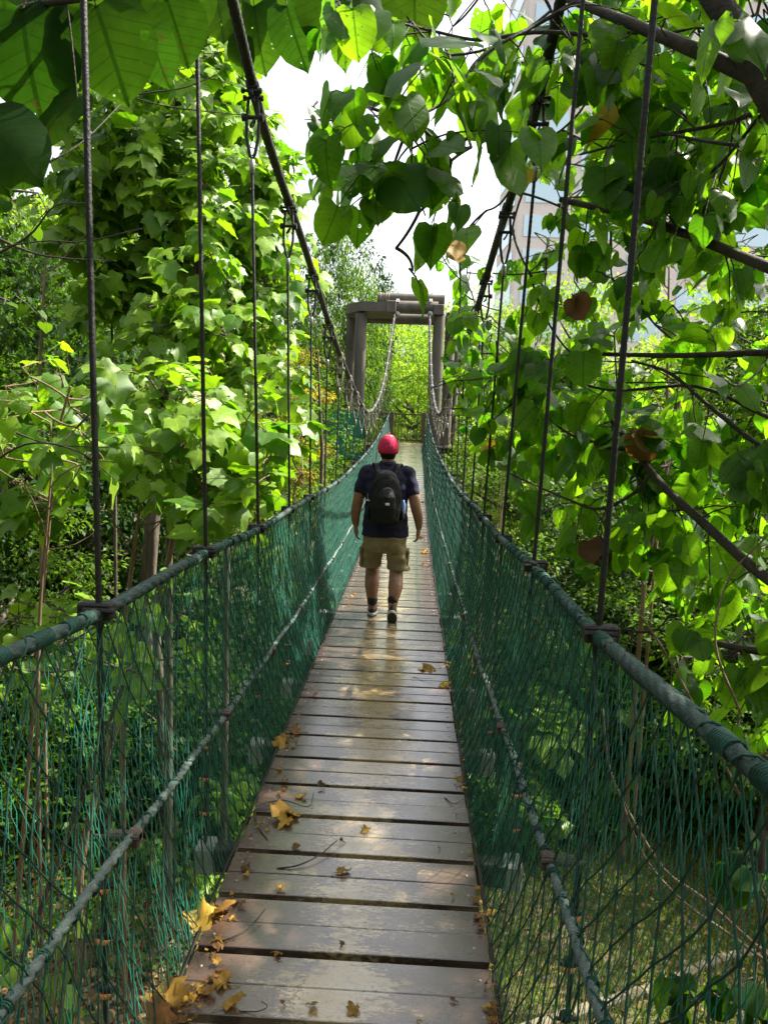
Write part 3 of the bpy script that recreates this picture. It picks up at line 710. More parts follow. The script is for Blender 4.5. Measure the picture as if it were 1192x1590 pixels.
# ------------------------------------------------------------------ RIGHT: the big heart-leaf tree whose boughs overhang the bridge
def cbright(): return min(1, random.betavariate(1.5, 1.6))
b = T(3.1, 2.2)
trunk = [b, T(2.95, 2.3, 2.5), T(2.6, 2.6, 5), W(1260, 240, 3.0), W(1150, 60, 3.1), W(1070, -60, 3.2), W(1000, -170, 3.3)]
def right_extra(sk, wood, lv):
    def br_(pl, r0, r1):
        pts = smooth_line([W(*p) for p in pl], 5); sk.limb(pts, r0, r1, 8); return pts
    Bs = [br_([(1192, 130, 3.05), (1060, 70, 3.3), (950, 25, 3.6), (860, -10, 4)], .034, .016),
          br_([(1260, 440, 3.1), (1192, 415, 3.3), (1080, 370, 3.8), (980, 335, 4.2), (870, 310, 4.6)], .028, .017),
          br_([(1330, 560, 3.6), (1192, 548, 4), (1060, 552, 4.3), (935, 550, 4.6)], .022, .012),
          br_([(1300, 960, 3.4), (1192, 900, 3.8), (1100, 820, 4.2), (1030, 755, 4.5), (985, 700, 4.8), (950, 655, 5)], .033, .016),
          br_([(985, 700, 4.8), (930, 690, 5), (870, 665, 5.3), (800, 600, 5.8)], .016, .006),
          br_([(1010, 735, 4.6), (985, 765, 4.7), (930, 790, 4.9), (880, 775, 5.1), (790, 735, 5.6)], .014, .006),
          br_([(1330, 760, 3.6), (1192, 700, 4), (1100, 630, 4.3), (1040, 580, 4.5), (980, 560, 4.8)], .018, .007),
          br_([(1260, 660, 3.8), (1192, 648, 4.1), (1080, 600, 4.5), (940, 605, 4.9), (840, 565, 5.3), (760, 490, 5.9)], .013, .006),
          br_([(1200, 160, 3.2), (1130, 190, 3.7), (1000, 215, 4), (900, 240, 4.3)], .012, .006),
          br_([(1192, 230, 3.3), (1100, 220, 3.6), (1020, 205, 3.9)], .010, .006),
          br_([(890, 5, 3.6), (830, 40, 3.6), (790, 60, 3.5), (740, 95, 3.4), (710, 140, 3.3), (660, 175, 3.2), (590, 187, 3.1)], .010, .005),
          br_([(655, 178, 3.2), (640, 220, 3.2), (642, 280, 3.2), (660, 335, 3.2)], .005, .003),
          br_([(930, 55, 3.6), (830, 50, 3.7), (745, 62, 3.8), (680, 50, 3.9), (600, 30, 3.8), (500, 0, 3.6)], .011, .005),
          br_([(1192, 165, 3.2), (1100, 270, 3.6), (1060, 250, 3.8), (1000, 235, 4)], .008, .005)]
    for pts in Bs:
        for i in range(2, len(pts)):
            for _ in range(2):
                if random.random() < .65:
                    d = (rv(1) + Vector((0, 0, -.3))).normalized()
                    if not keep_twig(Vector(pts[i])+d*.2): continue
                    twig(wood, lv, Vector(pts[i]), d, random.uniform(.2, .5), .6, .165, .09, .75, .005, RF, keepR, cbright)
RF = Vector((-.05, -.15, .1))
LIMBS = [(1192, 415, 3.3, 870, 310, 4.6), (1192, 548, 4, 935, 550, 4.6), (1192, 900, 3.8, 985, 700, 4.8), (1060, 70, 3.3, 900, 10, 3.8), (985, 765, 4.7, 800, 738, 5.6), (1100, 630, 4.3, 980, 560, 4.8), (1192, 648, 4.1, 940, 605, 4.9), (1130, 190, 3.7, 900, 240, 4.3)]
def keepR(p, sz):
    if not off_bridge(p, sz): return False
    # the sky window between the boughs over the walkway stays open
    q = CR.transposed() @ (p - Vector((CX, 0, CZ)))
    if q.z > -.8: return False
    if -1.2 < p.x < .85 and q.y/-q.z > .70: return False
    x = 596 + FPX*q.x/-q.z; y = 795 - FPX*q.y/-q.z
    if 430 < x < 575 and 70 < y < 800 and not (480 < x and 130 < y < 330): return False
    for ax, ay, ad, bx, by, bd in LIMBS:   # the main limbs hang clear below their own foliage
        t = max(0, min(1, ((x-ax)*(bx-ax)+(y-ay)*(by-ay))/((bx-ax)**2+(by-ay)**2)))
        if math.hypot(x-ax-t*(bx-ax), y-ay-t*(by-ay)) < 24 and p.y < ad+(bd-ad)*t+.12: return False
    if 300 < x < 480 and y < 160 and p.y < 4.7: return False
    if x < 640 and y > 440: return False
    if x < 690 and y > 470: return False
    return True
def keep_twig(p):
    if not keepR(p, .1): return False
    q = CR.transposed() @ (p - Vector((CX, 0, CZ))); x = 596 + FPX*q.x/-q.z; y = 795 - FPX*q.y/-q.z
    if 575 < x < 760 and 30 < y < 450 and random.random() < .62: return False
    if 730 < x < 885 and y < 540 and p.y < 3.8+(870-x)*.033 and random.random() < .85: return False
    if 700 < x < 840 and 200 < y < 840 and p.y < 5.4 and random.random() < .7: return False
    if 740 <= x < 900 and 60 < y < 520 and random.random() < .5: return False
    if 900 <= x and y < 620 and random.random() < .3: return False
    return True
cl = []
cl += poly_clumps([(560, 0), (700, -20), (860, -40), (1000, -40), (1192, 0), (1230, 150), (1150, 260), (1000, 250), (860, 240), (780, 130), (660, 60)], 30, 3.9, 5.4, .28, .5, 11, 45)
cl += poly_clumps([(620, 100), (720, 60), (790, 160), (760, 260), (700, 340), (660, 300), (600, 200)], 4, 3.1, 3.8, .18, .28, 12, 40)
cl += [(520, 200, 3.3, .2), (555, 160, 3.3, .2), (575, 300, 3.3, .17), (560, 250, 3.3, .12), (500, 160, 3.3, .1), (610, 260, 3.3, .12), (615, 385, 3.4, .18), (650, 330, 3.4, .2), (690, 300, 3.5, .2), (640, 420, 3.6, .16), (700, 250, 3.4, .2)]
cl += poly_clumps([(800, 230), (1000, 220), (1230, 200), (1230, 620), (1000, 620), (800, 560), (740, 420), (690, 400), (720, 330)], 40, 4.7, 6.8, .28, .48, 13, 42)
cl += poly_clumps([(700, 470), (830, 540), (1000, 620), (1230, 620), (1230, 1010), (1120, 980), (1000, 850), (880, 800), (800, 720), (730, 660), (700, 600)], 36, 5.2, 7.5, .28, .48, 14, 42)
cl += poly_clumps([(680, 380), (760, 400), (800, 520), (740, 640), (700, 700), (700, 560), (670, 450)], 10, 6.8, 8.2, .25, .38, 15, 36)
cl += [(705, 500, 7.6, .2), (700, 560, 7.4, .2), (715, 620, 7.6, .25), (700, 670, 7.8, .2), (725, 440, 7.4, .2)]
cl += poly_clumps([(960, 900), (1230, 950), (1230, 1150), (1080, 1080), (960, 1000)], 10, 3.6, 5, .2, .35, 16, 45)
for i in range(140):   # the part of the crown above the frame, which shades the near half of the walkway
    cl.append(('w', random.uniform(1.7, 4.3), random.uniform(.3, 8.6), random.uniform(7.9, 9.2), random.uniform(.4, .6)))
KEEP[0] = keepR; KEEP[1] = keep_twig
leafy_tree('heart_leaf_tree', 'big tree with dark branches and heart shaped leaves overhanging the right side', 'tree', b,
    trunk, .085, cl, 'heart', HEART[:3]+ROUND, .145, .07, .62, 5.6, 'bark_dark', facing=RF, droop=.6, r1=.038, cc=cbright, extra=right_extra)
KEEP[0] = off_bridge; KEEP[1] = None
# near dark leaves hanging at the top left corner, on a bough of a tree standing left of the camera
b = T(-3.2, 2.4)
def near_extra(sk, wood, lv):
    pts = smooth_line([W(-250, 120, 2.7), W(-60, 60, 2.6), W(40, 12, 2.5), W(180, -12, 2.6), W(380, -60, 4.7), W(560, -90, 4.6)], 5); sk.limb(pts, .016, .005, 7)
    for (x, y, D, tx, ty, s_) in [(35, 15, 2.45, 45, 150, .33), (150, 10, 2.5, 190, 130, .29), (120, 150, 2.45, 40, 225, .25), (-25, 180, 2.35, 60, 275, .30), (-40, 220, 2.5, 15, 300, .2), (235, 50, 2.8, 250, 125, .19), (260, 0, 3.0, 280, 60, .24),
                                  (395, 10, 4.9, 405, 115, .40), (445, 10, 4.8, 465, 95, .36), (330, -40, 4.9, 345, 35, .40), (500, -30, 4.7, 505, 62, .36), (560, -20, 4.4, 600, 50, .32), (205, -40, 3.0, 215, 60, .30), (-40, 20, 2.4, -90, 160, .36), (0, -70, 2.6, 30, 50, .36), (110, -70, 2.7, 120, 50, .36), (285, -30, 3.2, 300, 40, .22), (430, -60, 4.9, 425, 40, .40), (640, -40, 4.4, 650, 50, .36), (375, 60, 4.9, 372, 110, .22)]:
        a = W(x, y, D); t = W(tx, ty, D+random.uniform(-.1, .1)); br0 = min(pts, key=lambda q: (q-a).length)
        lv.add(a, (t-a), Vector((random.uniform(-.5, .5), -1, random.uniform(.1, .7))), s_*.92, random.random())
        wood.tube(bez(br0, a, -.03, None, 5), .003, 4, cap=False)
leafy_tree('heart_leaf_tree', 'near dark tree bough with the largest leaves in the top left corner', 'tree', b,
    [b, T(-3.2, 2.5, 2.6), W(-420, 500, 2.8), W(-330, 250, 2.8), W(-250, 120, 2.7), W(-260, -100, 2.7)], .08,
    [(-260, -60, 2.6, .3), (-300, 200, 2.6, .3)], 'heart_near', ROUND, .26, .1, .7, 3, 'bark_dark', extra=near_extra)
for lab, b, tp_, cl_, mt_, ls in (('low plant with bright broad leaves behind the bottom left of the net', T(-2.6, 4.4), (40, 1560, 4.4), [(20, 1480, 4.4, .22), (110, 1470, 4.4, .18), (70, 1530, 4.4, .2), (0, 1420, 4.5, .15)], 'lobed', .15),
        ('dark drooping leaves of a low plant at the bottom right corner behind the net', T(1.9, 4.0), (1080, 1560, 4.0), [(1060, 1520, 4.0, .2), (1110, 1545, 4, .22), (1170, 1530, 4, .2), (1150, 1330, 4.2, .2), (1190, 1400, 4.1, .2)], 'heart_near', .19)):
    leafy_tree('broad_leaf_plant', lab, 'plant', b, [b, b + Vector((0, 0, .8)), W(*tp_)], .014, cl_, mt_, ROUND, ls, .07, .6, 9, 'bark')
# dark branches crossing the upper left in front of the bright tree
b = T(-5.2, 6)
def lb_extra(sk, wood, lv):
    for pl, r0 in (([(-60, 340, 5.6), (30, 385, 5.4), (90, 400, 5.2), (180, 405, 5.1)], .014), ([(-60, 420, 5.5), (40, 370, 5.3), (85, 320, 5.2), (140, 315, 5)], .010), ([(190, 150, 6), (240, 143, 6), (290, 135, 6), (345, 112, 6)], .007), ([(200, 150, 6), (260, 165, 6), (340, 175, 6), (400, 180, 6)], .006), ([(-60, 395, 5.4), (60, 375, 5.2), (130, 375, 5.1), (220, 355, 5)], .006), ([(-60, 300, 5.4), (100, 240, 5.4), (200, 150, 6)], .008)):
        sk.limb(smooth_line([W(*p) for p in pl], 5), r0, .003, 6)
    for pl, r0 in (([(-40, 740, 4.6), (40, 690, 4.6), (120, 700, 4.5), (180, 745, 4.5)], .009), ([(25, 672, 4.8), (80, 690, 4.8), (170, 695, 4.7)], .007)):
        sk.limb(smooth_line([W(*p) for p in pl], 5), r0, .003, 6)
leafy_tree('bare_branched_tree', 'sparse tree with thin dark curving branches at the left edge', 'tree', b,
    [b, T(-5, 6, 3), W(-120, 500, 5.6), W(-60, 340, 5.6), W(-80, 150, 5.7)], .07, [(-60, 180, 5.6, .4), (20, 470, 5.6, .3), (60, 300, 5.8, .3)], 'small', HEART[:2], .10, .08, .5, 5, 'bark_dark', extra=lb_extra)

# withered yellow and brown leaves caught in the right tree
for i, (x, y, D, s_, m, lab) in enumerate([(940, 195, 3.9, .2, 'yellow_leaf', 'largest yellow leaf high in the right canopy near the tall hanger'), (700, 405, 3.6, .17, 'yellow_leaf', 'curled amber leaf hanging over the tower end of the right canopy'),
        (1030, 330, 4.1, .13, 'yellow_leaf', 'yellow leaf just above the dark branch at upper right'), (890, 490, 4.6, .19, 'dead_leaf', 'brown withered leaf below the dark branch in the right canopy'), (820, 292, 4, .11, 'yellow_leaf', 'small yellow leaf beside the right main cable clamp'),
        (765, 715, 6.4, .2, 'yellow_leaf', 'long yellowing leaf low beside the right hangers'), (985, 700, 4.6, .24, 'dead_leaf', 'brown dead leaf curled round the branch fork at right'), (915, 870, 4.7, .24, 'dead_leaf', 'large dry brown leaf behind the nearest right hanger above the hand rope'), (1005, 262, 4.3, .1, 'yellow_leaf', 'small orange leaf between right hangers high up')]):
    p = W(x, y-30, D); mb = MB(); l = Leaves(); l.add((0, 0, 0), Vector((random.uniform(-.6, .6), -.3, -1)), Vector((random.uniform(-.9, .9), -1, random.uniform(.1, 1))), s_*(.6 if m == 'dead_leaf' else .78), random.random())
    if m == 'dead_leaf': l.add((.01, .01, -.01), Vector((.5, -.2, -1)), Vector((-.6, -1, .3)), s_*.8, random.random())
    l.into(mb, CURL); mb.tube([(0, 0, 0), (.01, .01, .05), (.02, .02, .09)], .002, 4)
    o = mb.build('withered_leaf', M[m], origin=None); o.location = p; tag(o, lab, 'leaf', 'withered leaves hanging in the right canopy')

# ------------------------------------------------------------------ background woods
def crown_mesh(name, n_clump, per, rx, rz, lsize, seed, hole=.35):
    r = np.random.default_rng(seed); mb = MB()
    P = []; C = []; T_ = []; N_ = []
    for i in range(n_clump):
        d = r.normal(size=3); d /= np.linalg.norm(d); rad = r.uniform(.35, 1)**.6
        c = d*rad*np.array([rx, rx, rz]); c[2] += rz*.9; cr = r.uniform(.10, .22)*rx; tint = r.uniform(.05, .95)
        v = r.normal(size=(per, 3)); v /= np.linalg.norm(v, axis=1)[:, None]; rr = r.uniform(.2, 1, (per, 1))**.5
        q = c + v*rr*cr*np.array([1.25, 1.25, .7]); P.append(q); C.append(np.clip(tint + r.normal(0, .15, per), 0, 1))
        out = v + d*.5; N_.append(out*.5 + np.array([0, 0, .8]) + r.normal(0, .45, (per, 3))); T_.append(out + np.array([0, 0, -.5]) + r.normal(0, .5, (per, 3)))
    P = np.concatenate(P); put(mb, SMALL, P, np.concatenate(T_), np.concatenate(N_), rng.uniform(.6, 1.3, len(P))*lsize, np.concatenate(C))
    return mb
def bg_tree(name, rx, rz, h, lsize, nc, per, seed, leafm, barkm='bark'):
    root = empty(name, (0, 0, 0), 'x', 'tree'); r = random.Random(seed)
    wood = MB(); top = Vector((r.uniform(-.3, .3), r.uniform(-.3, .3), h+rz*1.2)); wood.tube(smooth_line([(0, 0, -.3), (r.uniform(-.2, .2), 0, h*.5), (0, r.uniform(-.2, .2), h), top], 4), np.linspace(.05*rx+.04, .03, 13), 7)
    for i in range(14):
        a = r.uniform(0, 6.28); z = r.uniform(h*.6, h+rz); s0 = Vector((0, 0, z)); e = Vector((math.cos(a)*rx*.8, math.sin(a)*rx*.8, z+r.uniform(.2, 1)*rz*.6)); wood.tube(bez(s0, e, .1, None, 6), np.linspace(.03*rx+.01, .008, 6), 5)
    wood.build('trunk', M[barkm], root); mb = crown_mesh('crown', nc, per, rx, rz, lsize, seed)
    mb.v = [v + np.array([0, 0, h], np.float32) for v in mb.v]
    mb.build('crown', M[leafm], root); return root
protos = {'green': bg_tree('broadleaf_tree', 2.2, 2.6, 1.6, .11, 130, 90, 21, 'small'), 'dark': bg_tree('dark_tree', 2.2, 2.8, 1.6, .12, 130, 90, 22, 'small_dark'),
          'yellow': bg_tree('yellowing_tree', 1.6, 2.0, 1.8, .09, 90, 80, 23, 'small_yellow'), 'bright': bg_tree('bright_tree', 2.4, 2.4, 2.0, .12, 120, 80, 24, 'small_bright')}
used = set()
def plant(kind, x, y, sc, label, group, cat='tree', sz=None):
    o = protos[kind]
    if kind in used: o = copy_tree(o)
    used.add(kind)
    o.location = (x, y, gz(x, y)-.1); o.rotation_euler.z = random.uniform(0, 6.28); o.scale = (sc, sc, sz or sc)
    tag(o, label, cat, group)
# placement: x, y(D), scale, vertical scale
def PX(px, D): return W(px, 655, D).x
plant('yellow', PX(425, 17), 17, 1.0, 'yellow and orange leaved tree between the left main cable and bright tree', 'trees of the left woods', sz=1.32)
plant('yellow', PX(30, 13), 13, .7, 'thin yellowing tree among dark woods at the left edge', 'trees of the left woods')
plant('dark', PX(525, 33), 33, 1.05, 'dark dense tree standing left of the cable tower', 'trees of the left woods', sz=2.0)
plant('green', PX(528, 30), 30, .75, 'tall green tree rising between the left cable and the tower', 'trees of the left woods', sz=2.0)
plant('bright', PX(470, 38), 38, 1.45, 'lit treetop showing behind the dark tree left of the tower', 'trees of the left woods', sz=1.5)
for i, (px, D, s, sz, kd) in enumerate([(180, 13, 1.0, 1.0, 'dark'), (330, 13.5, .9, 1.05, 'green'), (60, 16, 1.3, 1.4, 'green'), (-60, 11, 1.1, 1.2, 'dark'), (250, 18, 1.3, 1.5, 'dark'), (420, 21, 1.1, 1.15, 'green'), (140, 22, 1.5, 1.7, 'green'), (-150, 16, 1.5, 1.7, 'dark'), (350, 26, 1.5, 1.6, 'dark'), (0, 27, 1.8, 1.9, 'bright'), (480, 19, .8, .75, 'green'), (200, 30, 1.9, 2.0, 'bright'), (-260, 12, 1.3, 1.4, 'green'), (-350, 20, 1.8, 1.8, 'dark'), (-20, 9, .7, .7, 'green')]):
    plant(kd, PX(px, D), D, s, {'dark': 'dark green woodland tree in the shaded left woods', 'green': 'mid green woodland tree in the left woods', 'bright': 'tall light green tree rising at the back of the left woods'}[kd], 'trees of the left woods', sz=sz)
for i, (px, D, s, sz, kd) in enumerate([(640, 38, 1.1, 1.35, 'bright'), (590, 42, 1.3, 1.65, 'bright'), (565, 36, .8, 1.4, 'green'), (700, 40, 1.3, 1.6, 'bright'), (760, 36, 1.2, 1.5, 'green'), (655, 52, 1.7, 1.85, 'bright'), (540, 46, 1.6, 2.1, 'green'), (620, 60, 2.0, 2.2, 'green'), (720, 60, 2.0, 2.2, 'bright')]):
    plant(kd, PX(px, D), D, s, {'green': 'mid green tree beyond the landing platform', 'bright': 'sunlit yellow green tree seen through the cable tower'}[kd], 'trees beyond the tower', sz=sz)
for i, (px, D, s, sz, kd) in enumerate([(860, 12, .8, .62, 'green'), (1000, 13, .9, .75, 'dark'), (1120, 12, 1.0, .8, 'green'), (800, 19, 1.0, .85, 'green'), (920, 18, 1.1, 1.0, 'bright'), (1080, 19, 1.3, 1.25, 'bright'), (1230, 16, 1.3, 1.2, 'dark'), (1180, 24, 1.5, 1.5, 'bright'), (980, 26, 1.4, 1.25, 'green'), (780, 27, 1.0, .95, 'bright'), (1350, 14, 1.5, 1.4, 'green'), (930, 25, 1.3, 1.65, 'bright'), (850, 34, 1.4, 1.3, 'green'), (1450, 20, 1.8, 1.8, 'dark'), (1250, 9, .8, .7, 'green')]):
    plant(kd, PX(px, D), D, s, {'dark': 'dark green tree in the woods right of the bridge', 'green': 'mid green tree in the woods right of the bridge', 'bright': 'feathery light green tree behind the right canopy'}[kd], 'trees of the right woods', sz=sz)

# unseen trees added beside and behind the viewpoint to shade the near bridge
for i, (x, y, s, sz, kd) in enumerate([(6.0, 2.6, 1.6, 1.75, 'green'), (6.6, -1.2, 1.7, 1.7, 'dark'), (-6.0, 1.6, 1.55, 1.8, 'dark'), (-4.5, -4.5, 1.7, 1.8, 'green'), (.2, -8, 1.9, 1.9, 'dark'), (4.8, -6.5, 1.8, 1.9, 'green')]):
    plant(kd, x, y, s, 'unseen woodland tree added to shade the near end of the bridge', 'added shade trees round the near end of the bridge', sz=sz)
# bushes of the understorey
def bush_proto(name, rx, rz, lsize, nc, per, seed, leafm, temps=None):
    root = empty(name, (0, 0, 0), 'x', 'bush'); r = random.Random(seed); wood = MB()
    for i in range(9):
        a = r.uniform(0, 6.28); e = Vector((math.cos(a)*rx*.7, math.sin(a)*rx*.7, r.uniform(.6, 1.7)*rz)); wood.tube(bez(Vector((0, 0, -.1)), e, -.1, rv(.05), 6), np.linspace(.016, .004, 6), 5)
    wood.build('stem', M['bark'], root); g = np.random.default_rng(seed); mb = MB()
    for i in range(nc):
        d = g.normal(size=3); d /= np.linalg.norm(d); c = d*g.uniform(.3, 1)*np.array([rx, rx, rz]); c[2] = abs(c[2]+rz*.8); cr = g.uniform(.15, .3)*rx
        v = g.normal(size=(per, 3)); v /= np.linalg.norm(v, axis=1)[:, None]; q = c+v*cr*g.uniform(.3, 1, (per, 1))
        put(mb, temps or SMALL, q, v+np.array([0, 0, -.3])+g.normal(0, .4, (per, 3)), v*.5+np.array([0, 0, 1])+g.normal(0, .35, (per, 3)), g.uniform(.6, 1.3, per)*lsize, np.clip(g.uniform(.1, .9)+g.normal(0, .15, per), 0, 1))
    mb.build('foliage', M[leafm], root); return root
protos['bush'] = bush_proto('small_leaf_bush', .8, .7, .075, 60, 45, 31, 'small')
protos['bush_dark'] = bush_proto('dark_bush', .9, .8, .085, 60, 45, 32, 'small_dark')
protos['bush_big'] = bush_proto('broad_leaf_bush', .7, .6, .16, 30, 12, 33, 'lobed', LOBED)
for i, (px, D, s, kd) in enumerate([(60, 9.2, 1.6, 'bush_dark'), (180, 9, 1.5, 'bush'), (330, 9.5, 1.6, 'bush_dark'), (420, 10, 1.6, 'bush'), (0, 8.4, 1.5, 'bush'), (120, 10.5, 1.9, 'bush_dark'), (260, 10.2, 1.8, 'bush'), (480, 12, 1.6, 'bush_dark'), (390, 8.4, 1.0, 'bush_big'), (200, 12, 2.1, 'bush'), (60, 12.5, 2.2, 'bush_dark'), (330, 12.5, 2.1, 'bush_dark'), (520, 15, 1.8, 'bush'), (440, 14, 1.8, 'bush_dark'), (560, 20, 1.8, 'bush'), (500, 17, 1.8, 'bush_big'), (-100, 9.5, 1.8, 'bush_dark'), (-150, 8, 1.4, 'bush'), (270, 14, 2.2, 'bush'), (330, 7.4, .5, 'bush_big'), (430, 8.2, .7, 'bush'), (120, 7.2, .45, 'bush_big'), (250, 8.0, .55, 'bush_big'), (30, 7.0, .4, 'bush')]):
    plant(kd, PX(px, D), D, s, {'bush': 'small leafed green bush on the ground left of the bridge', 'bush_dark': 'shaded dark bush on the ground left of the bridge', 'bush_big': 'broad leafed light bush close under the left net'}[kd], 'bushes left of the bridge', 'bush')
for i, (px, D, s, kd) in enumerate([(830, 11, 1.9, 'bush_big'), (900, 10.5, 1.9, 'bush_big'), (970, 11.5, 2.0, 'bush_big'), (770, 12.5, 2.0, 'bush_big'), (730, 14, 1.9, 'bush_big'), (1050, 11, 1.7, 'bush'), (1150, 10.5, 1.6, 'bush_dark'), (1020, 13, 2.2, 'bush_big'), (880, 9.2, .9, 'bush_big'), (1120, 12.5, 2.0, 'bush'), (800, 9.5, 1.0, 'bush'), (760, 10.6, 1.1, 'bush_dark'), (1250, 10.5, 1.9, 'bush_dark'), (700, 18, 2.0, 'bush'), (720, 23, 2.0, 'bush_big'), (1060, 15, 2.4, 'bush_dark'), (940, 15, 2.2, 'bush'), (830, 16, 2.0, 'bush'), (640, 34, 1.9, 'bush_big'), (1180, 12, 1.9, 'bush_big'), (960, 9.6, .7, 'bush')]):
    plant(kd, PX(px, D), D, s, {'bush': 'small leafed green bush on the ground right of the bridge', 'bush_dark': 'shaded dark bush on the ground right of the bridge', 'bush_big': 'sunlit broad leafed bush below the right hand rope'}[kd], 'bushes right of the bridge', 'bush')

# slender tan stems and trunks standing in the left woods, dry stalks at right
def stem(pl, r, m, label, grp=None, name='slender_tree', cat='tree', br=True):
    pts = smooth_line([W(*p) for p in pl], 5); b0 = T(pts[0].x, pts[0].y); pts = [b0, b0.lerp(pts[0], .5)] + pts
    r *= .6; root = empty(name, b0, label, cat, grp); mb = MB(); q = [p-b0 for p in pts]; q.append(q[-1] + (q[-1]-q[-2])*1.2); mb.tube(q, np.concatenate([np.linspace(r, r*.45, len(q)-1), [r*.08]]), 8)
    if br:
        for _ in range(5):
            i = random.randrange(len(q)//2, len(q)); e = q[i] + Vector((random.uniform(-.5, .5), random.uniform(-.3, .3), random.uniform(.1, .6))); mb.tube(bez(q[i], e, .03, rv(.03), 5), np.linspace(r*.35, .003, 5), 5)
    mb.build('trunk', M[m], root)
stem([(58, 1130, 4.6), (62, 960, 4.6), (72, 830, 4.6), (80, 740, 4.6)], .024, 'bark_tan', 'thin reddish tan stem at far left crossing the hand rope')
stem([(190, 1000, 6.2), (205, 880, 6.2), (216, 800, 6.2)], .045, 'bark_tan', 'slim tan trunk left of the second hanger')
stem([(262, 1000, 6.9), (263, 860, 6.9), (262, 740, 6.9), (258, 600, 7)], .075, 'bark', 'thicker brown trunk directly beside the second left hanger')
stem([(352, 900, 8), (352, 780, 8), (345, 640, 8)], .07, 'bark', 'dark trunk between second and third left hangers')
stem([(60, 620, 8), (66, 500, 8), (70, 420, 8)], .04, 'bark_tan', 'thin pale trunk high at far left')
stem([(178, 640, 9), (175, 540, 9), (172, 450, 9)], .04, 'bark', 'thin trunk behind the pinkish building gap at left')
stem([(500, 700, 15), (497, 640, 15), (494, 560, 15)], .07, 'bark', 'dark trunk behind the bunched left hangers')
stem([(1000, 900, 9), (1040, 700, 9), (1055, 620, 9), (1075, 540, 9)], .05, 'bark_tan', 'leaning pale trunk seen through the right canopy')
stem([(1035, 640, 9), (1036, 540, 9), (1037, 470, 9), (1038, 420, 9)], .035, 'bark_tan', 'upright pale trunk seen through the upper right canopy')
# dry stalks right, behind the net
def stalk(pl, r, label):
    pts = smooth_line([W(*p) for p in pl], 5); o_ = pts[0].copy(); mb = MB(); mb.tube([p-o_ for p in pts], np.linspace(r, r*.5, len(pts)), 6); o = mb.build('dry_stalk', M['bark_tan']); o.location = o_; tag(o, label, 'stalk', 'dry stalks behind the right net')
stalk([(1260, 1540, 3.6), (1180, 1475, 3.7), (1090, 1395, 3.8), (1030, 1350, 3.9), (975, 1260, 4), (945, 1190, 4.2), (935, 1100, 4.4)], .013, 'longest dry tan stalk bending up behind the right net')
stalk([(1240, 1530, 3.3), (1130, 1450, 3.5), (1060, 1400, 3.7), (1000, 1330, 3.8), (960, 1230, 4)], .009, 'thinner dry stalk crossing under the longest one')
stalk([(1150, 1240, 3.1), (1090, 1120, 3.1), (1030, 1010, 3.2), (985, 945, 3.3), (975, 950, 3.3)], .007, 'hooked dry stalk above the right hand rope')
stalk([(1150, 1110, 3), (1110, 1000, 3.1), (1130, 900, 3.2), (1192, 830, 3.2)], .006, 'thin stalk curving up at the right edge')
# palms of thin dry blades behind the left net
def blades(n, x0, x1, y0, y1, D, label):
    mb = MB(); c = W((x0+x1)/2, y1, D); b0 = T(c.x, c.y)
    for i in range(n):
        a = W(random.uniform(x0, x1), random.uniform(y0, y1), D+random.uniform(-.4, .4)); s0 = b0 + Vector((random.uniform(-.3, .3), random.uniform(-.3, .3), 0))
        mb.tube([q-b0 for q in bez(s0, a, random.uniform(-.25, .0), rv(.1), 7)], np.linspace(.007, .002, 7), 4)
    o = mb.build('dry_grass_tuft', M['bark_tan']); o.location = b0; tag(o, label, 'grass tuft')
blades(22, 0, 200, 1120, 1400, 3.6, 'tuft of dry tan stems behind the left net near the bottom')
blades(16, 180, 330, 1180, 1380, 4.2, 'second tuft of dry stems nearer the deck behind the left net')
blades(18, 690, 790, 700, 800, 10, 'dry blades beside the right hangers under the leaves')

# ------------------------------------------------------------------ ground
def ground():
    m, nt, N, L, P = newmat('ground'); f = noise(nt, .8, 8); g = noise(nt, 14, 8, None, .7)
    a = ramp(nt, g, [(.3, (.022, .015, .009)), (.5, (.07, .048, .026)), (.7, (.15, .11, .06))]); c = ramp(nt, g, [(.3, (.025, .035, .008)), (.6, (.09, .10, .022)), (.75, (.17, .16, .05))])
    mx = N.new('ShaderNodeMix'); mx.data_type = 'RGBA'; L.new(ramp(nt, f, [(.45, (0, 0, 0)), (.55, (1, 1, 1))]), mx.inputs[0]); L.new(a, mx.inputs[6]); L.new(c, mx.inputs[7]); L.new(mx.outputs[2], P.inputs['Base Color']); P.inputs['Roughness'].default_value = .95
    bp = N.new('ShaderNodeBump'); bp.inputs['Strength'].default_value = .8; bp.inputs['Distance'].default_value = .05; L.new(g, bp.inputs['Height']); L.new(bp.outputs[0], P.inputs['Normal'])
    xs = np.concatenate([np.linspace(-300, -30, 12), np.linspace(-28, 28, 113), np.linspace(30, 300, 12)]); ys_ = np.concatenate([np.linspace(-40, -6, 8), np.linspace(-5, 50, 111), np.linspace(55, 600, 14)])
    V = [(x, y, gz(min(max(x, -60), 60), min(y, 90))) for y in ys_ for x in xs]; n = len(xs)
    F = np.array([(j*n+i, j*n+i+1, (j+1)*n+i+1, (j+1)*n+i) for j in range(len(ys_)-1) for i in range(n-1)])
    mb = MB(); mb.add(V, F); tag(mb.build('ground', m), kind='structure')
ground()
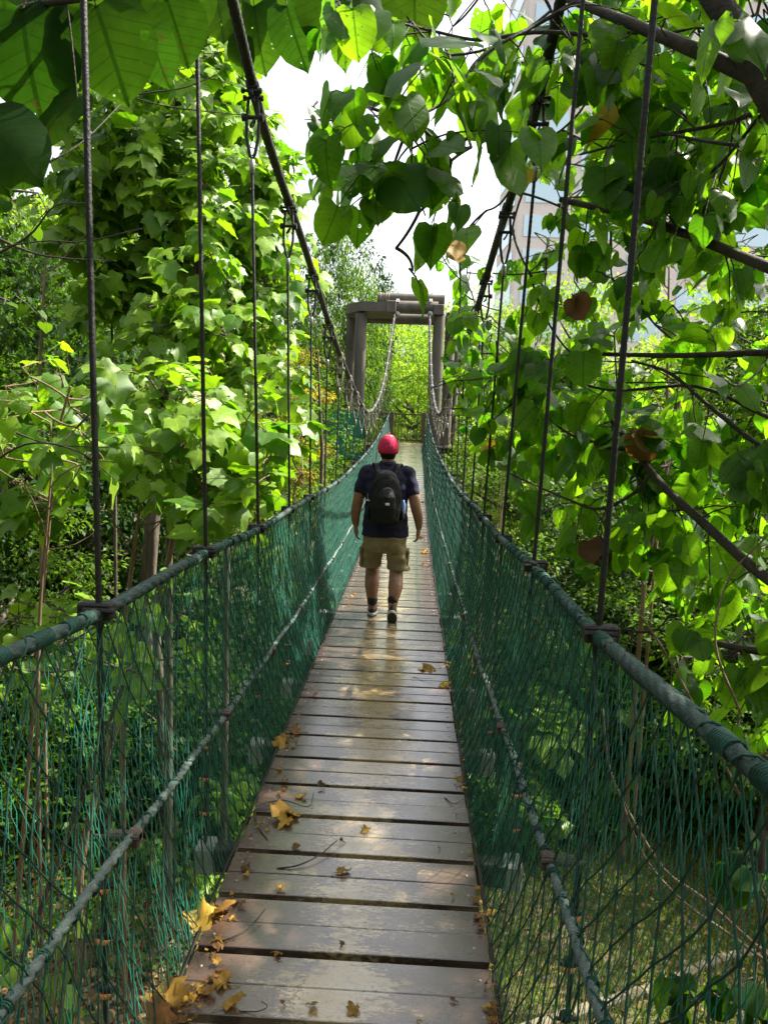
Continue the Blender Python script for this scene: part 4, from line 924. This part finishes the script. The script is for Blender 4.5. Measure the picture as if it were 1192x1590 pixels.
# leaf litter under the left side, grass under the right, ferny ground cover
def scatter(name, m, n, x0, x1, y0, y1, temps, size, flat, lab, cat, seed, up=.02):
    g = np.random.default_rng(seed); X = g.uniform(x0, x1, n); Y = g.uniform(y0, y1, n); Z = np.array([gz(a, b_) for a, b_ in zip(X, Y)])+g.uniform(.003, up, n)
    if flat: Tt = np.stack([g.normal(size=n), g.normal(size=n), g.normal(0, .25, n)], 1); Nn = np.stack([g.normal(0, .4, n), g.normal(0, .4, n), np.ones(n)], 1)
    else: Tt = np.stack([g.normal(0, .45, n), g.normal(0, .45, n), np.ones(n)], 1); Nn = g.normal(size=(n, 3))
    mb = MB(); put(mb, temps, np.stack([X, Y, Z], 1), Tt, Nn, g.uniform(.5, 1.3, n)*size, g.random(n)); tag(mb.build(name, M[m]), lab, cat, kind='stuff')
scatter('leaf_litter', 'litter', 22000, -7.5, -.2, 5, 14, [small_template(.2, .3), small_template(-.15, .24)], .11, True, 'brown leaf litter on the ground left of the bridge', 'leaf litter', 41, .05)
scatter('leaf_litter', 'litter', 5000, 0, 9, 5, 14, [small_template(.2, .3)], .09, True, 'scattered brown leaves on the ground right of the bridge', 'leaf litter', 42, .04)
scatter('grass', 'grass', 42000, .3, 6.5, 5.0, 11, [small_template(.05, .07)], .10, False, 'short yellowish green grass below the right net', 'grass', 43)
scatter('ground_cover', 'small', 22000, -8, -.1, 6.2, 14, SMALL, .09, True, 'low green ground cover under the left net', 'ground cover', 44, .3)
scatter('ground_cover', 'small', 14000, .4, 9, 9.5, 16, SMALL, .09, True, 'low green ground cover beyond the grass on the right', 'ground cover', 45, .35)
# pale stone edging of the garden path at bottom right
pth = [W(*p) for p in [(800, 1640, 3.3), (870, 1600, 3.4), (944, 1568, 3.5), (1040, 1520, 3.65), (1115, 1478, 3.8), (1192, 1455, 3.9), (1280, 1440, 4)]]
def to_ground(px, py):
    d = ray(px, py); t = (CZ)/-d.z; return Vector((CX+d.x*t, d.y*t, 0))
kp = smooth_line([to_ground(*q) for q in [(700, 1680), (820, 1625), (944, 1568), (1040, 1520), (1115, 1478), (1192, 1462), (1330, 1450)]], 4)
for i in range(0, len(kp)-1):
    a, c = kp[i], kp[i+1]; mb = MB(); d = c-a; mb.box((0, 0, .03), (d.length*.96, .10+random.uniform(-.01, .01), .13), None, .02)
    o = mb.build('kerb_stone', M['kerb'], smooth=False); mid = (a+c)/2; o.location = (mid.x, mid.y, gz(mid.x, mid.y)); o.rotation_euler.z = math.atan2(d.y, d.x)
    tag(o, 'pale stone of the path edging below the right net', 'kerb stone', 'stones edging the path below right')

# ------------------------------------------------------------------ buildings
def glass(name, c):
    m, nt, N, L, P = newmat(name); P.inputs['Base Color'].default_value = (*c, 1); P.inputs['Roughness'].default_value = .12; P.inputs['Metallic'].default_value = .35; return m
M['glass'] = glass('window_glass', (.58, .74, .82)); M['pink'] = simple('pink_cladding', (.74, .66, .64), (.80, .72, .70), .7, 2, .05); M['pale_wall'] = simple('pale_wall', (.5, .36, .28), (.6, .46, .38), .8, 2, .05)
def tower_block(name, cx, cy, wdt, dep, floors, fh, cols, label, mw, rz):
    root = empty(name, (cx, cy, 0), label, 'building', rz=rz); mb = MB(); mb.box((0, 0, floors*fh/2), (wdt, dep, floors*fh), None, .1); mb.build('wall', M[mw], root, smooth=False)
    mb = MB(); mb.box((0, 0, floors*fh+.6), (wdt+.6, dep+.6, 1.2), None, .1); mb.build('roof', M[mw], root, smooth=False)
    cwid = wdt/cols
    for f in (range(4, 18) if floors > 10 else range(floors)):
        for c in range(cols):
            mb = MB(); mb.box((-wdt/2+cwid*(c+.5), -dep/2-.02, f*fh+fh*.5), (cwid*.72, .16, fh*.62)); mb.build('window', M['glass'], root, smooth=False)
        mb = MB(); mb.box((-wdt/2-.02, 0, f*fh+fh*.5), (.16, dep*.8, fh*.62)); mb.build('window', M['glass'], root, smooth=False)
p = W(990, 600, 95); tower_block('office_tower', p.x+.5, 95, 36, 12, 21, 3.7, 6, 'tall pinkish office tower with blue glass windows behind the right canopy', 'pink', R(4))
p = W(150, 600, 46); tower_block('low_building', p.x, 46, 16, 8, 5, 3.1, 5, 'salmon building glimpsed through the left woods', 'pale_wall', R(8))
# green garden fence glimpsed through the left trees near the tower
fz = empty('green_mesh_fence', (PX(505, 24), 24, 0), 'teal mesh fence glimpsed behind the left hangers', 'fence'); mb = MB(); zz = W(505, 640, 24).z
mb.box((0, 0, zz-.7), (2.6, .02, 1.5)); mb.build('mesh_panel', M['net'], fz, smooth=False)
for x in (-1.3, 0, 1.3): mb = MB(); mb.tube([(x, -.04, 0), (x, -.04, zz+.15)], .03, 6); mb.build('post', M['dark_wood'], fz)

# ------------------------------------------------------------------ fallen leaves and twigs on the deck
def deck_hit(px, py):
    d = ray(px, py); y = 3.0
    for _ in range(30):
        z = float(deck_z(y)); t = z/d.z; y = .5*y + .5*d.y*t
    return Vector((CX+d.x*t, d.y*t, CZ+float(deck_z(d.y*t))))
def fallen(px, py, s, ang, m, label=None, curl=0, n=1):
    s *= .72; p = deck_hit(px, py); mb = MB(); l = Leaves(); u = rng.uniform(.85, 1.15)
    for k in range(n):
        a = ang + k*1.9; l.add((k*.012, -k*.02, .012+.006*k), Vector((math.cos(a), math.sin(a), .12*curl)), Vector((curl*.5*math.cos(a+1.4), curl*.5*math.sin(a+1.4), 1)), s*(1-.15*k), random.random())
    l.into(mb, MAPLE+LOBED[:1]+CURL[1:2])
    v = np.concatenate(mb.v)  # crumple and rest on the boards
    v[:, 2] += .17*s*np.sin(v[:, 0]*7/s+px)*np.cos(v[:, 1]*6/s+py) + .03*s*np.sin(v[:, 0]*19/s)*np.sin(v[:, 1]*23/s); v[:, 2] = np.maximum(v[:, 2], 0); v[:, 2] = np.abs(v[:, 2])+.003; mb.v = [v]
    mb.loops = [np.concatenate(mb.loops)]; mb.sizes = [np.concatenate(mb.sizes)]; mb.uv = [np.concatenate(mb.uv)]; mb.tint = [np.concatenate(mb.tint)]
    a = ang+math.pi; mb.tube([(0, 0, .008), (.35*s*math.cos(a), .35*s*math.sin(a), .012), (.7*s*math.cos(a+.3), .7*s*math.sin(a+.3), .006)], .0018, 4)
    o = mb.build('fallen_leaf', M[m]); o.location = p
    tag(o, label or 'small dry leaf scrap lying on the deck boards', 'leaf', 'fallen leaves on the deck')
for a in [(325, 1430, .17, 1.2, 'fallen', 'largest curled golden leaf on the left deck edge', 1.2, 2), (262, 1570, .17, 2.0, 'fallen', 'golden crumpled leaf in the bottom left corner of the deck', .8, 2), (350, 1568, .085, .2, 'fallen', 'bright yellow leaf on the nearest board', .5),
          (352, 1532, .085, 2.8, 'fallen', 'dull brown leaf just behind the bright yellow leaf', .6), (440, 1270, .13, .6, 'fallen', 'clump of torn yellow leaves on the left half of the deck', .6, 3), (468, 1242, .07, 1.9, 'fallen', 'small yellow leaf behind the torn clump', .3),
          (440, 1155, .13, 1.9, 'fallen', 'tall folded yellow leaf propped at the left net', 1.3, 2), (465, 1140, .1, 3.2, 'dead_leaf', 'brown leaf right of the tall folded leaf', .4), (672, 1040, .17, 3.5, 'fallen', 'yellow leaf with dark tip near the right edge, nearer the man', .5),
          (690, 1068, .11, 1.4, 'fallen', 'pale crumpled leaf against the right net', .8), (525, 1358, .07, .4, 'fallen', 'star shaped ochre leaf in the middle of the boards', .2), (462, 1322, .06, 2.2, 'dead_leaf', 'brown leaf scrap at the base of the long twig', .6),
          (432, 1384, .04, .4, 'fallen', 'small yellow fragment beside the wide gap', .1), (658, 860, .14, 1.0, 'fallen', 'dry leaf beside the man on the right edge', .5), (664, 880, .12, 3.0, 'dead_leaf', 'brown leaf at the right edge level with the shorts', .5), (655, 780, .14, 1.0, 'dead_leaf', 'far brown leaf on the right edge beyond the man', .5),
          (760, 1425, .06, 1.3, 'fallen', 'orange leaf sliver caught at the right deck edge', 1.), (650, 835, .12, .3, 'dead_leaf', 'dark leaf just beyond the right hand', .4)]: fallen(*a)
rl_ = random.Random(9)
for i in range(120):
    sd_ = rl_.random(); t = rl_.random()**1.4; yy_ = 1590-700*t
    f = (yy_-690)/900
    xl = 630-360*f**1.0; xr = 655+120*f
    x = (xl + rl_.uniform(2, 30)*(.3+f)) if sd_ < .6 else (xr - rl_.uniform(2, 14)*(.3+f)) if sd_ < .85 else rl_.uniform(xl+10, xr-10)
    fallen(x, yy_, rl_.choice([.014, .018, .025, .035, .05]), rl_.uniform(0, 6), rl_.choice(['fallen', 'dead_leaf', 'fallen']), None, .4)
def twg(pl, r, label):
    pts = [deck_hit(*p) for p in pl]; lift = [.004, .012, .02, .03, .03, .03, .03]
    pts = smooth_line([p+Vector((0, 0, lift[i])) for i, p in enumerate(pts)], 5); o_ = pts[0].copy(); mb = MB(); mb.tube([p-o_ for p in pts], np.linspace(r, r*.6, len(pts)), 6); o = mb.build('fallen_twig', M['bark_dark']); o.location = o_; tag(o, label, 'twig', 'fallen twigs on the deck')
twg([(335, 1466), (365, 1458), (392, 1443), (412, 1423)], .003, 'dark curved leaf stalk on the board beside the largest golden leaf')
twg([(430, 1350), (462, 1348), (495, 1335), (523, 1315)], .0035, 'dark curved twig across the board gap in the middle left')
twg([(415, 1306), (398, 1280), (402, 1258), (440, 1252), (478, 1262), (487, 1240)], .003, 'wiry looped twig around the torn leaf clump')
twg([(372, 1572), (400, 1576), (415, 1572), (405, 1568)], .002, 'small hooked twig near the bright yellow leaf')
twg([(690, 1240), (705, 1252), (720, 1246)], .0025, 'thin twig near the right edge of the boards')
twg([(640, 1052), (655, 1056), (672, 1058)], .002, 'thin pale twig left of the yellow leaf at right')

# ------------------------------------------------------------------ the walking man, seen from behind
PY = 6.95; PXc = W(597, 850, PY).x; PZ = CZ + float(deck_z(PY)) + .001
man = empty('person', (PXc, PY, PZ), 'man in red cap, dark polo shirt and khaki cargo shorts walking away along the bridge', 'person')
def ell(mb, rings, n=20):
    """rings: (x,y,z,rx,ry[,tiltx]) ellipses lofted in order, closed with end fans"""
    V = []; 
    for q in rings:
        x, y, z, rx, ry = q[:5]; ax = q[5] if len(q) > 5 else None
        u, v_ = (Vector((1, 0, 0)), Vector((0, 1, 0))) if ax is None else ax
        for k in range(n):
            a = 2*math.pi*k/n; V.append(tuple(Vector((x, y, z)) + u*rx*math.cos(a) + v_*ry*math.sin(a)))
    F = []
    for i in range(len(rings)-1):
        for k in range(n): F.append((i*n+k, i*n+(k+1) % n, (i+1)*n+(k+1) % n, (i+1)*n+k))
    F.append(tuple(range(n))[::-1]); F.append(tuple((len(rings)-1)*n+k for k in range(n))); mb.add(V, F)
def limb(mb, pts, rads, n=14, flat=1.0, sub=4):
    P = smooth_line(pts, sub); m = len(P); t0 = np.linspace(0, len(pts)-1, m); rr = np.interp(t0, np.arange(len(pts)), rads)
    P = [P[0] + (P[0]-P[1]).normalized()*rr[0]*.6] + P + [P[-1] + (P[-1]-P[-2]).normalized()*rr[-1]*.6]; rr = np.concatenate([[rr[0]*.6], rr, [rr[-1]*.6]])
    mb.tube(P, rr, n)
def remesh(mb, name, m, parent, vox, smooth_it=3, fn=None):
    o = mb.build(name+'_src', m); md = o.modifiers.new('r', 'REMESH'); md.mode = 'VOXEL'; md.voxel_size = vox; md.use_smooth_shade = True
    s_ = o.modifiers.new('s', 'SMOOTH'); s_.factor = .5; s_.iterations = smooth_it
    dg = bpy.context.evaluated_depsgraph_get(); dg.update(); me = bpy.data.meshes.new_from_object(o.evaluated_get(dg)); old = o.data
    bpy.data.objects.remove(o); bpy.data.meshes.remove(old); me.name = name
    if fn:
        co = np.empty(len(me.vertices)*3, np.float32); me.vertices.foreach_get('co', co); co = fn(co.reshape(-1, 3)); me.vertices.foreach_set('co', co.ravel()); me.update()
    me.polygons.foreach_set('use_smooth', np.full(len(me.polygons), True)); me.materials.clear(); me.materials.append(m)
    q = bpy.data.objects.new(name, me); COL.objects.link(q); q.parent = parent; return q
def skin():
    m, nt, N, L, P = newmat('skin'); L.new(ramp(nt, noise(nt, 12, 4), [(.3, (.20, .085, .045)), (.7, (.30, .14, .08))]), P.inputs['Base Color']); P.inputs['Roughness'].default_value = .45
    P.inputs['Subsurface Weight'].default_value = .15; P.inputs['Subsurface Radius'].default_value = (.02, .008, .004); return m
M['skin'] = skin()
def cloth(name, c1, c2, rough=.85, wr=.5, sc=11):
    m = simple(name, c1, c2, rough, sc, wr, bscale=sc*1.6, spec=.2); return m
M['shirt'] = cloth('polo_shirt', (.010, .010, .026), (.026, .022, .055)); M['short'] = cloth('khaki_shorts', (.19, .14, .075), (.27, .205, .11), .9, .7, 9)
M['cap'] = cloth('red_cap', (.50, .014, .06), (.60, .035, .11), .75, .3, 30); M['hair'] = cloth('hair', (.006, .005, .004), (.014, .011, .009), .6, .4, 60)
M['bag'] = cloth('backpack_cloth', (.006, .006, .007), (.014, .014, .016), .6, .5, 14); M['shoe'] = cloth('shoe', (.012, .011, .011), (.03, .027, .025), .6, .3, 20)
M['sole'] = simple('sole', (.42, .38, .32), (.55, .5, .43), .7, 20, .1); M['sole_dark'] = simple('sole_dark', (.035, .028, .022), (.07, .055, .045), .8, 30, .3); M['white'] = simple('white_cloth', (.6, .6, .6), (.75, .75, .75), .6, 20, .1)
V3 = Vector
# body (head, neck, torso, arms with hands, legs) as one skin
B = MB()
ell(B, [(0, 0, .82, .155, .115), (0, 0, .95, .165, .125), (0, 0, 1.1, .165, .125), (0, 0, 1.25, .185, .125), (0, -.01, 1.36, .19, .11), (0, -.01, 1.42, .13, .08), (0, 0, 1.47, .065, .065)])
ell(B, [(0, .0, 1.40, .066, .068), (0, .01, 1.48, .06, .064), (0, .02, 1.53, .062, .07), (0, .025, 1.56, .068, .08)])
ell(B, [(0, .07, 1.505, .03, .03), (0, .055, 1.52, .055, .06), (0, .035, 1.56, .070, .088), (0, .02, 1.61, .077, .098), (0, .015, 1.655, .078, .1), (0, .012, 1.70, .068, .088), (0, .01, 1.735, .04, .05)])
B.lathe((0, .135, 1.585), [(.004, .03), (.012, .0), (.015, -.02), (.004, -.03)], 8)          # nose
B.tube([(-.025, .122, 1.545), (0, .13, 1.543), (.025, .122, 1.545)], .007, 6)                # lips
for s in (-1, 1):
    B.lathe((s*.080, .01, 1.60), [(.006, -.03), (.015, -.018), (.02, .01), (.015, .028), (.005, .034)], 9)       # ears
    for e in (.028,): B.lathe((s*e, .108, 1.625), [(.004, -.012), (.012, -.004), (.012, .004), (.004, .012)], 8)  # brow/eye mounds
def hand(mb, wr, d, inner, s):
    """palm, four curled fingers and a thumb; d = hand direction, inner = palm normal, s = side of the thumb"""
    d = d.normalized(); inner = (inner - d*inner.dot(d)).normalized(); acr = d.cross(inner).normalized()*s
    c0 = wr + d*.015; c1 = wr + d*.085
    for t in np.linspace(-1, 1, 4):
        mb.tube([tuple(c0 + acr*t*.018), tuple((c0+c1)/2 + acr*t*.028), tuple(c1 + acr*t*.031)], [.018, .018, .015], 8)
    for i, (t, ln) in enumerate(zip((1, .35, -.35, -1), (.072, .080, .074, .058))):
        p = c1 + acr*t*.031; q = p + (d*.9+inner*.28+acr*t*.06).normalized()*ln*.45; r_ = q + (d*.65+inner*.75).normalized()*ln*.32; e = r_ + (d*.3+inner*.95).normalized()*ln*.25
        mb.tube([tuple(p-d*.01), tuple(p), tuple(q), tuple(r_), tuple(e)], [.0105, .0105, .0098, .009, .0075], 8)
    th = wr + d*.03 + acr*.022; a = th + (d*.7+acr*.55+inner*.35)*.045; b_ = a + (d*.9+acr*.1+inner*.35)*.032
    mb.tube([tuple(th), tuple(a), tuple(b_), tuple(b_+d*.008)], [.014, .0115, .0095, .006], 8)
def bent(s):
    if s < 0: return [V3((-.185, 0, 1.385)), V3((-.235, -.01, 1.25)), V3((-.268, -.03, 1.09)), V3((-.285, -.005, .98)), V3((-.280, .03, .875))]
    return [V3((.185, 0, 1.385)), V3((.235, -.02, 1.25)), V3((.272, -.045, 1.09)), V3((.303, -.03, .98)), V3((.315, .01, .875))]
for s in (-1, 1):
    a = bent(s); limb(B, a, [.060, .056, .050, .046, .030]); 
    hand(B, a[-1], V3((.02*s*-1, .12, -1)), V3((-s, .25, 0)), -1 if s < 0 else 1)
# legs: left planted forward, right trailing with the heel up
LL = [V3((-.10, .0, .86)), V3((-.115, .06, .62)), V3((-.115, .115, .46)), V3((-.112, .07, .30)), V3((-.105, .05, .16)), V3((-.10, .045, .07))]
RLg = [V3((.10, .0, .86)), V3((.115, .0, .62)), V3((.118, -.03, .47)), V3((.118, -.13, .33)), V3((.105, -.20, .22)), V3((.098, -.245, .135))]
for Lg in (LL, RLg): limb(B, Lg, [.10, .088, .064, .069, .047, .038], 16)
body = remesh(B, 'body', M['skin'], man, .006, 2)
# shirt
S = MB()
ell(S, [(0, 0, .79, .222, .155), (0, 0, .88, .217, .16), (0, 0, .98, .206, .165), (0, -.005, 1.12, .198, .155), (0, -.01, 1.25, .208, .148), (0, -.012, 1.35, .21, .13), (0, -.01, 1.40, .175, .11), (0, -.005, 1.445, .10, .08), (0, .0, 1.475, .075, .075)], 28)
for s in (-1, 1):
    a = bent(s); limb(S, [V3((s*.14, 0, 1.375)), a[0], (a[0]+a[1])/2, a[1], a[1].lerp(a[2], .32)], [.07, .075, .068, .067, .066], 16)
def wrinkle(amp, fx, fz, ph):
    def f(co):
        n = np.sin(co[:, 2]*fz + co[:, 0]*fx + ph)*np.sin(co[:, 0]*fx*1.3 - co[:, 2]*fz*.35 + 1) + .6*np.sin(co[:, 2]*fz*2.3+co[:, 0]*18+ph)
        r = co[:, :2].copy(); r /= np.linalg.norm(r, axis=1)[:, None]+1e-6; co[:, :2] += r*(n*amp)[:, None]; return co
    return f
shirt = remesh(S, 'shirt', M['shirt'], man, .0075, 3, wrinkle(.0035, 9, 30, .5))
mb = MB(); ell(mb, [(0, .0, 1.455, .084, .082), (0, .002, 1.475, .080, .080), (0, .004, 1.492, .074, .076)], 24); mb.build('collar', M['shirt'], man)
# shorts
S = MB()
ell(S, [(0, 0, .64, .19, .14), (0, 0, .72, .205, .155), (0, 0, .80, .20, .15), (0, 0, .86, .19, .14)], 28)
ell(S, [(-.138, .085, .475, .106, .11), (-.128, .07, .55, .103, .108), (-.115, .04, .65, .105, .118), (-.10, .0, .76, .10, .12)], 22)
ell(S, [(.140, -.02, .475, .108, .11), (.13, -.015, .55, .105, .11), (.115, -.01, .65, .108, .12), (.10, .0, .76, .10, .12)], 22)
shorts = remesh(S, 'shorts', M['short'], man, .0075, 3, wrinkle(.0065, 18, 30, 2))
for s, yo in ((-1, .045), (1, -.012)):
    mb = MB(); mb.box((s*.222, yo, .575), (.022, .13, .16), Matrix.Rotation(s*.06, 3, 'Y'), .008); pk = mb.build('pocket', M['short'], shorts)
    mb = MB(); mb.box((s*.222, yo, .655), (.030, .14, .045), Matrix.Rotation(s*.06, 3, 'Y'), .008); mb.build('flap', M['short'], pk)
for sx in (-.085, .085): mb = MB(); mb.box((sx, -.150, .70), (.10, .012, .10), None, .005); mb.build('back_pocket', M['short'], shorts)
# hair and cap
mb = MB(); ell(mb, [(0, .005, 1.512, .055, .055), (0, .0, 1.54, .071, .082), (0, .0, 1.58, .080, .096), (0, .003, 1.62, .084, .101), (0, .005, 1.66, .080, .1)], 24)
hr_ = mb.build('hair', M['hair'], man)
v = hr_.data.vertices
for q in v:
    if q.co.y > .045: q.co.y = .045
mb = MB(); ell(mb, [(0, .012, 1.565, .092, .107), (0, .012, 1.60, .096, .112), (0, .011, 1.635, .095, .111), (0, .01, 1.668, .087, .102), (0, .008, 1.697, .073, .086), (0, .006, 1.722, .052, .062), (0, .005, 1.738, .028, .034), (0, .005, 1.743, .008, .01)], 28)
cap = mb.build('cap', M['cap'], man)
mb = MB(); P_ = []
for r0_, z_ in ((.10, 1.585), (.19, 1.57)):
    for a in np.linspace(.35, math.pi-.35, 11): P_.append((r0_*math.cos(a)*(.95 if r0_ < .15 else .5), .02+r0_*math.sin(a), z_))
mb.add(P_ + [(x, y, z-.006) for x, y, z in P_], [(i, i+1, 12+i, 11+i) for i in range(10)] + [(22+i, 33+i, 34+i, 23+i) for i in range(10)] + [(11+i, 12+i, 34+i, 33+i) for i in range(10)]); mb.build('peak', M['cap'], cap)
mb = MB(); mb.lathe((0, .005, 1.748), [(.009, -.004), (.008, .004), (.003, .006)], 8)
for a in np.linspace(0, math.pi, 4)[:-1]:
    mb.tube([(math.cos(a)*r_*.097, .01+math.sin(a)*r_*.113, z_) for r_, z_ in ((-1.0, 1.60), (-1.0, 1.645), (-.91, 1.67), (-.76, 1.699), (-.53, 1.724), (0, 1.745), (.53, 1.724), (.76, 1.699), (.91, 1.67), (1.0, 1.645), (1.0, 1.60))], .0014, 4)
mb.build('seam', M['cap'], cap)
# shoes
def shoe(base, pitch, label=None):
    e = bpy.data.objects.new('shoe', None); COL.objects.link(e); e.parent = man; e.location = base; e.rotation_euler.x = -pitch
    mb = MB(); ell(mb, [(0, .06, .012, .045, .135), (0, .06, .035, .046, .137), (0, .05, .06, .043, .12), (0, .015, .085, .040, .08), (0, -.03, .11, .038, .048), (0, -.032, .13, .037, .044)], 22); u = mb.build('upper', M['shoe'], e)
    mb = MB(); ell(mb, [(0, .06, 0, .044, .137), (0, .06, .006, .049, .143), (0, .06, .022, .050, .145), (0, .06, .028, .046, .139)], 26); mb.build('sole', M['sole'], e)
    mb = MB(); ell(mb, [(0, .06, -.004, .040, .130), (0, .06, -.0005, .045, .138)], 26)
    for k in range(7): mb.box((0, -.04+k*.034, -.005), (.07, .012, .006))
    mb.build('tread', M['sole_dark'], e, smooth=False)
    mb = MB(); ell(mb, [(0, -.032, .11, .044, .05), (0, -.032, .135, .049, .055), (0, -.03, .165, .050, .055), (0, -.028, .175, .046, .050)], 18); mb.build('sock', M['shoe'], e)
shoe((-.10, .075, .008), 0)
shoe((.100, -.262, .085), math.radians(38))
# backpack: worn, but a thing of its own
bpk = empty('backpack', (PXc, PY-.135, PZ+.93), 'black backpack with small white mark worn on the walking man\'s back', 'backpack')
B = MB(); ell(B, [(0, -.07, .0, .115, .05), (0, -.085, .03, .138, .085), (0, -.09, .14, .145, .10), (0, -.085, .28, .142, .095), (0, -.07, .39, .12, .075), (0, -.055, .46, .085, .055), (0, -.05, .49, .04, .03)], 26)
pack = remesh(B, 'pack', M['bag'], bpk, .008, 2, None)
B = MB(); ell(B, [(.005, -.165, .03, .075, .03), (.005, -.18, .06, .092, .045), (.005, -.185, .16, .096, .05), (.005, -.175, .26, .088, .045), (.005, -.155, .33, .055, .03), (.005, -.14, .35, .02, .015)], 22); remesh(B, 'front_pocket', M['bag'], bpk, .008, 2)
mb = MB(); a_ = [(.1*math.cos(t), -.195+.05*abs(math.cos(t)), .19+.155*math.sin(t)) for t in np.linspace(-.3, math.pi+.3, 20)]; mb.tube(a_, .0035, 5)
mb.tube([(.135*math.cos(t), -.13, .24+.20*math.sin(t)) for t in np.linspace(-.2, math.pi+.2, 20)], .0035, 5); mb.build('zip', M['bag'], bpk)
mb = MB(); mb.tube([(-.02, -.234, .30), (-.024, -.238, .26), (-.016, -.24, .22), (-.024, -.24, .18), (-.016, -.24, .14)], .005, 5); mb.build('cord', M['bag'], bpk)
mb = MB(); mb.box((.022, -.236, .20), (.038, .006, .022), None, .004); mb.build('patch', M['white'], bpk, smooth=False)
mb = MB(); mb.box((-.175, -.02, .205), (.07, .01, .012), None, .002); mb.tube([(-.165, -.02, .205), (-.17, -.02, .27)], .002, 4); mb.build('buckle', M['white'], bpk, smooth=False)
for s in (-1, 1):
    mb = MB(); pts = smooth_line([V3((s*.07, -.03, .46)), V3((s*.095, .03, .525)), V3((s*.115, .13, .535)), V3((s*.13, .25, .47)), V3((s*.135, .285, .34)), V3((s*.16, .20, .20)), V3((s*.155, .05, .10)), V3((s*.12, -.03, .05))], 5)
    P2 = np.array([tuple(q) for q in pts]); W2 = .026; A_ = P2.copy(); V = []
    for p_ in P2: 
        for dx, dy in ((-W2, -.004), (W2, -.004), (W2, .008), (-W2, .008)): V.append((p_[0]+dx, p_[1]+dy*.5, p_[2]+dy))
    F = [(i*4+k, i*4+(k+1) % 4, i*4+4+(k+1) % 4, i*4+4+k) for i in range(len(P2)-1) for k in range(4)]; mb.add(V, F); mb.build('strap', M['bag'], bpk)
    mb = MB(); ell(mb, [(s*.150, -.06, .04, .012, .04), (s*.158, -.065, .06, .018, .05), (s*.158, -.065, .15, .016, .045)], 14); mb.build('side_pocket', M['bag'], bpk)
mb = MB(); mb.lathe((.16, -.075, .10), [(.02, 0), (.024, .005), (.024, .09), (.015, .11), (.012, .125)], 12); o = mb.build('bottle', simple('bottle', (.12, .2, .45), (.2, .3, .55), .3, 8, .05)); o.location = bpk.location; tag(o, 'small blue bottle tucked in the right side pocket of the backpack', 'bottle')
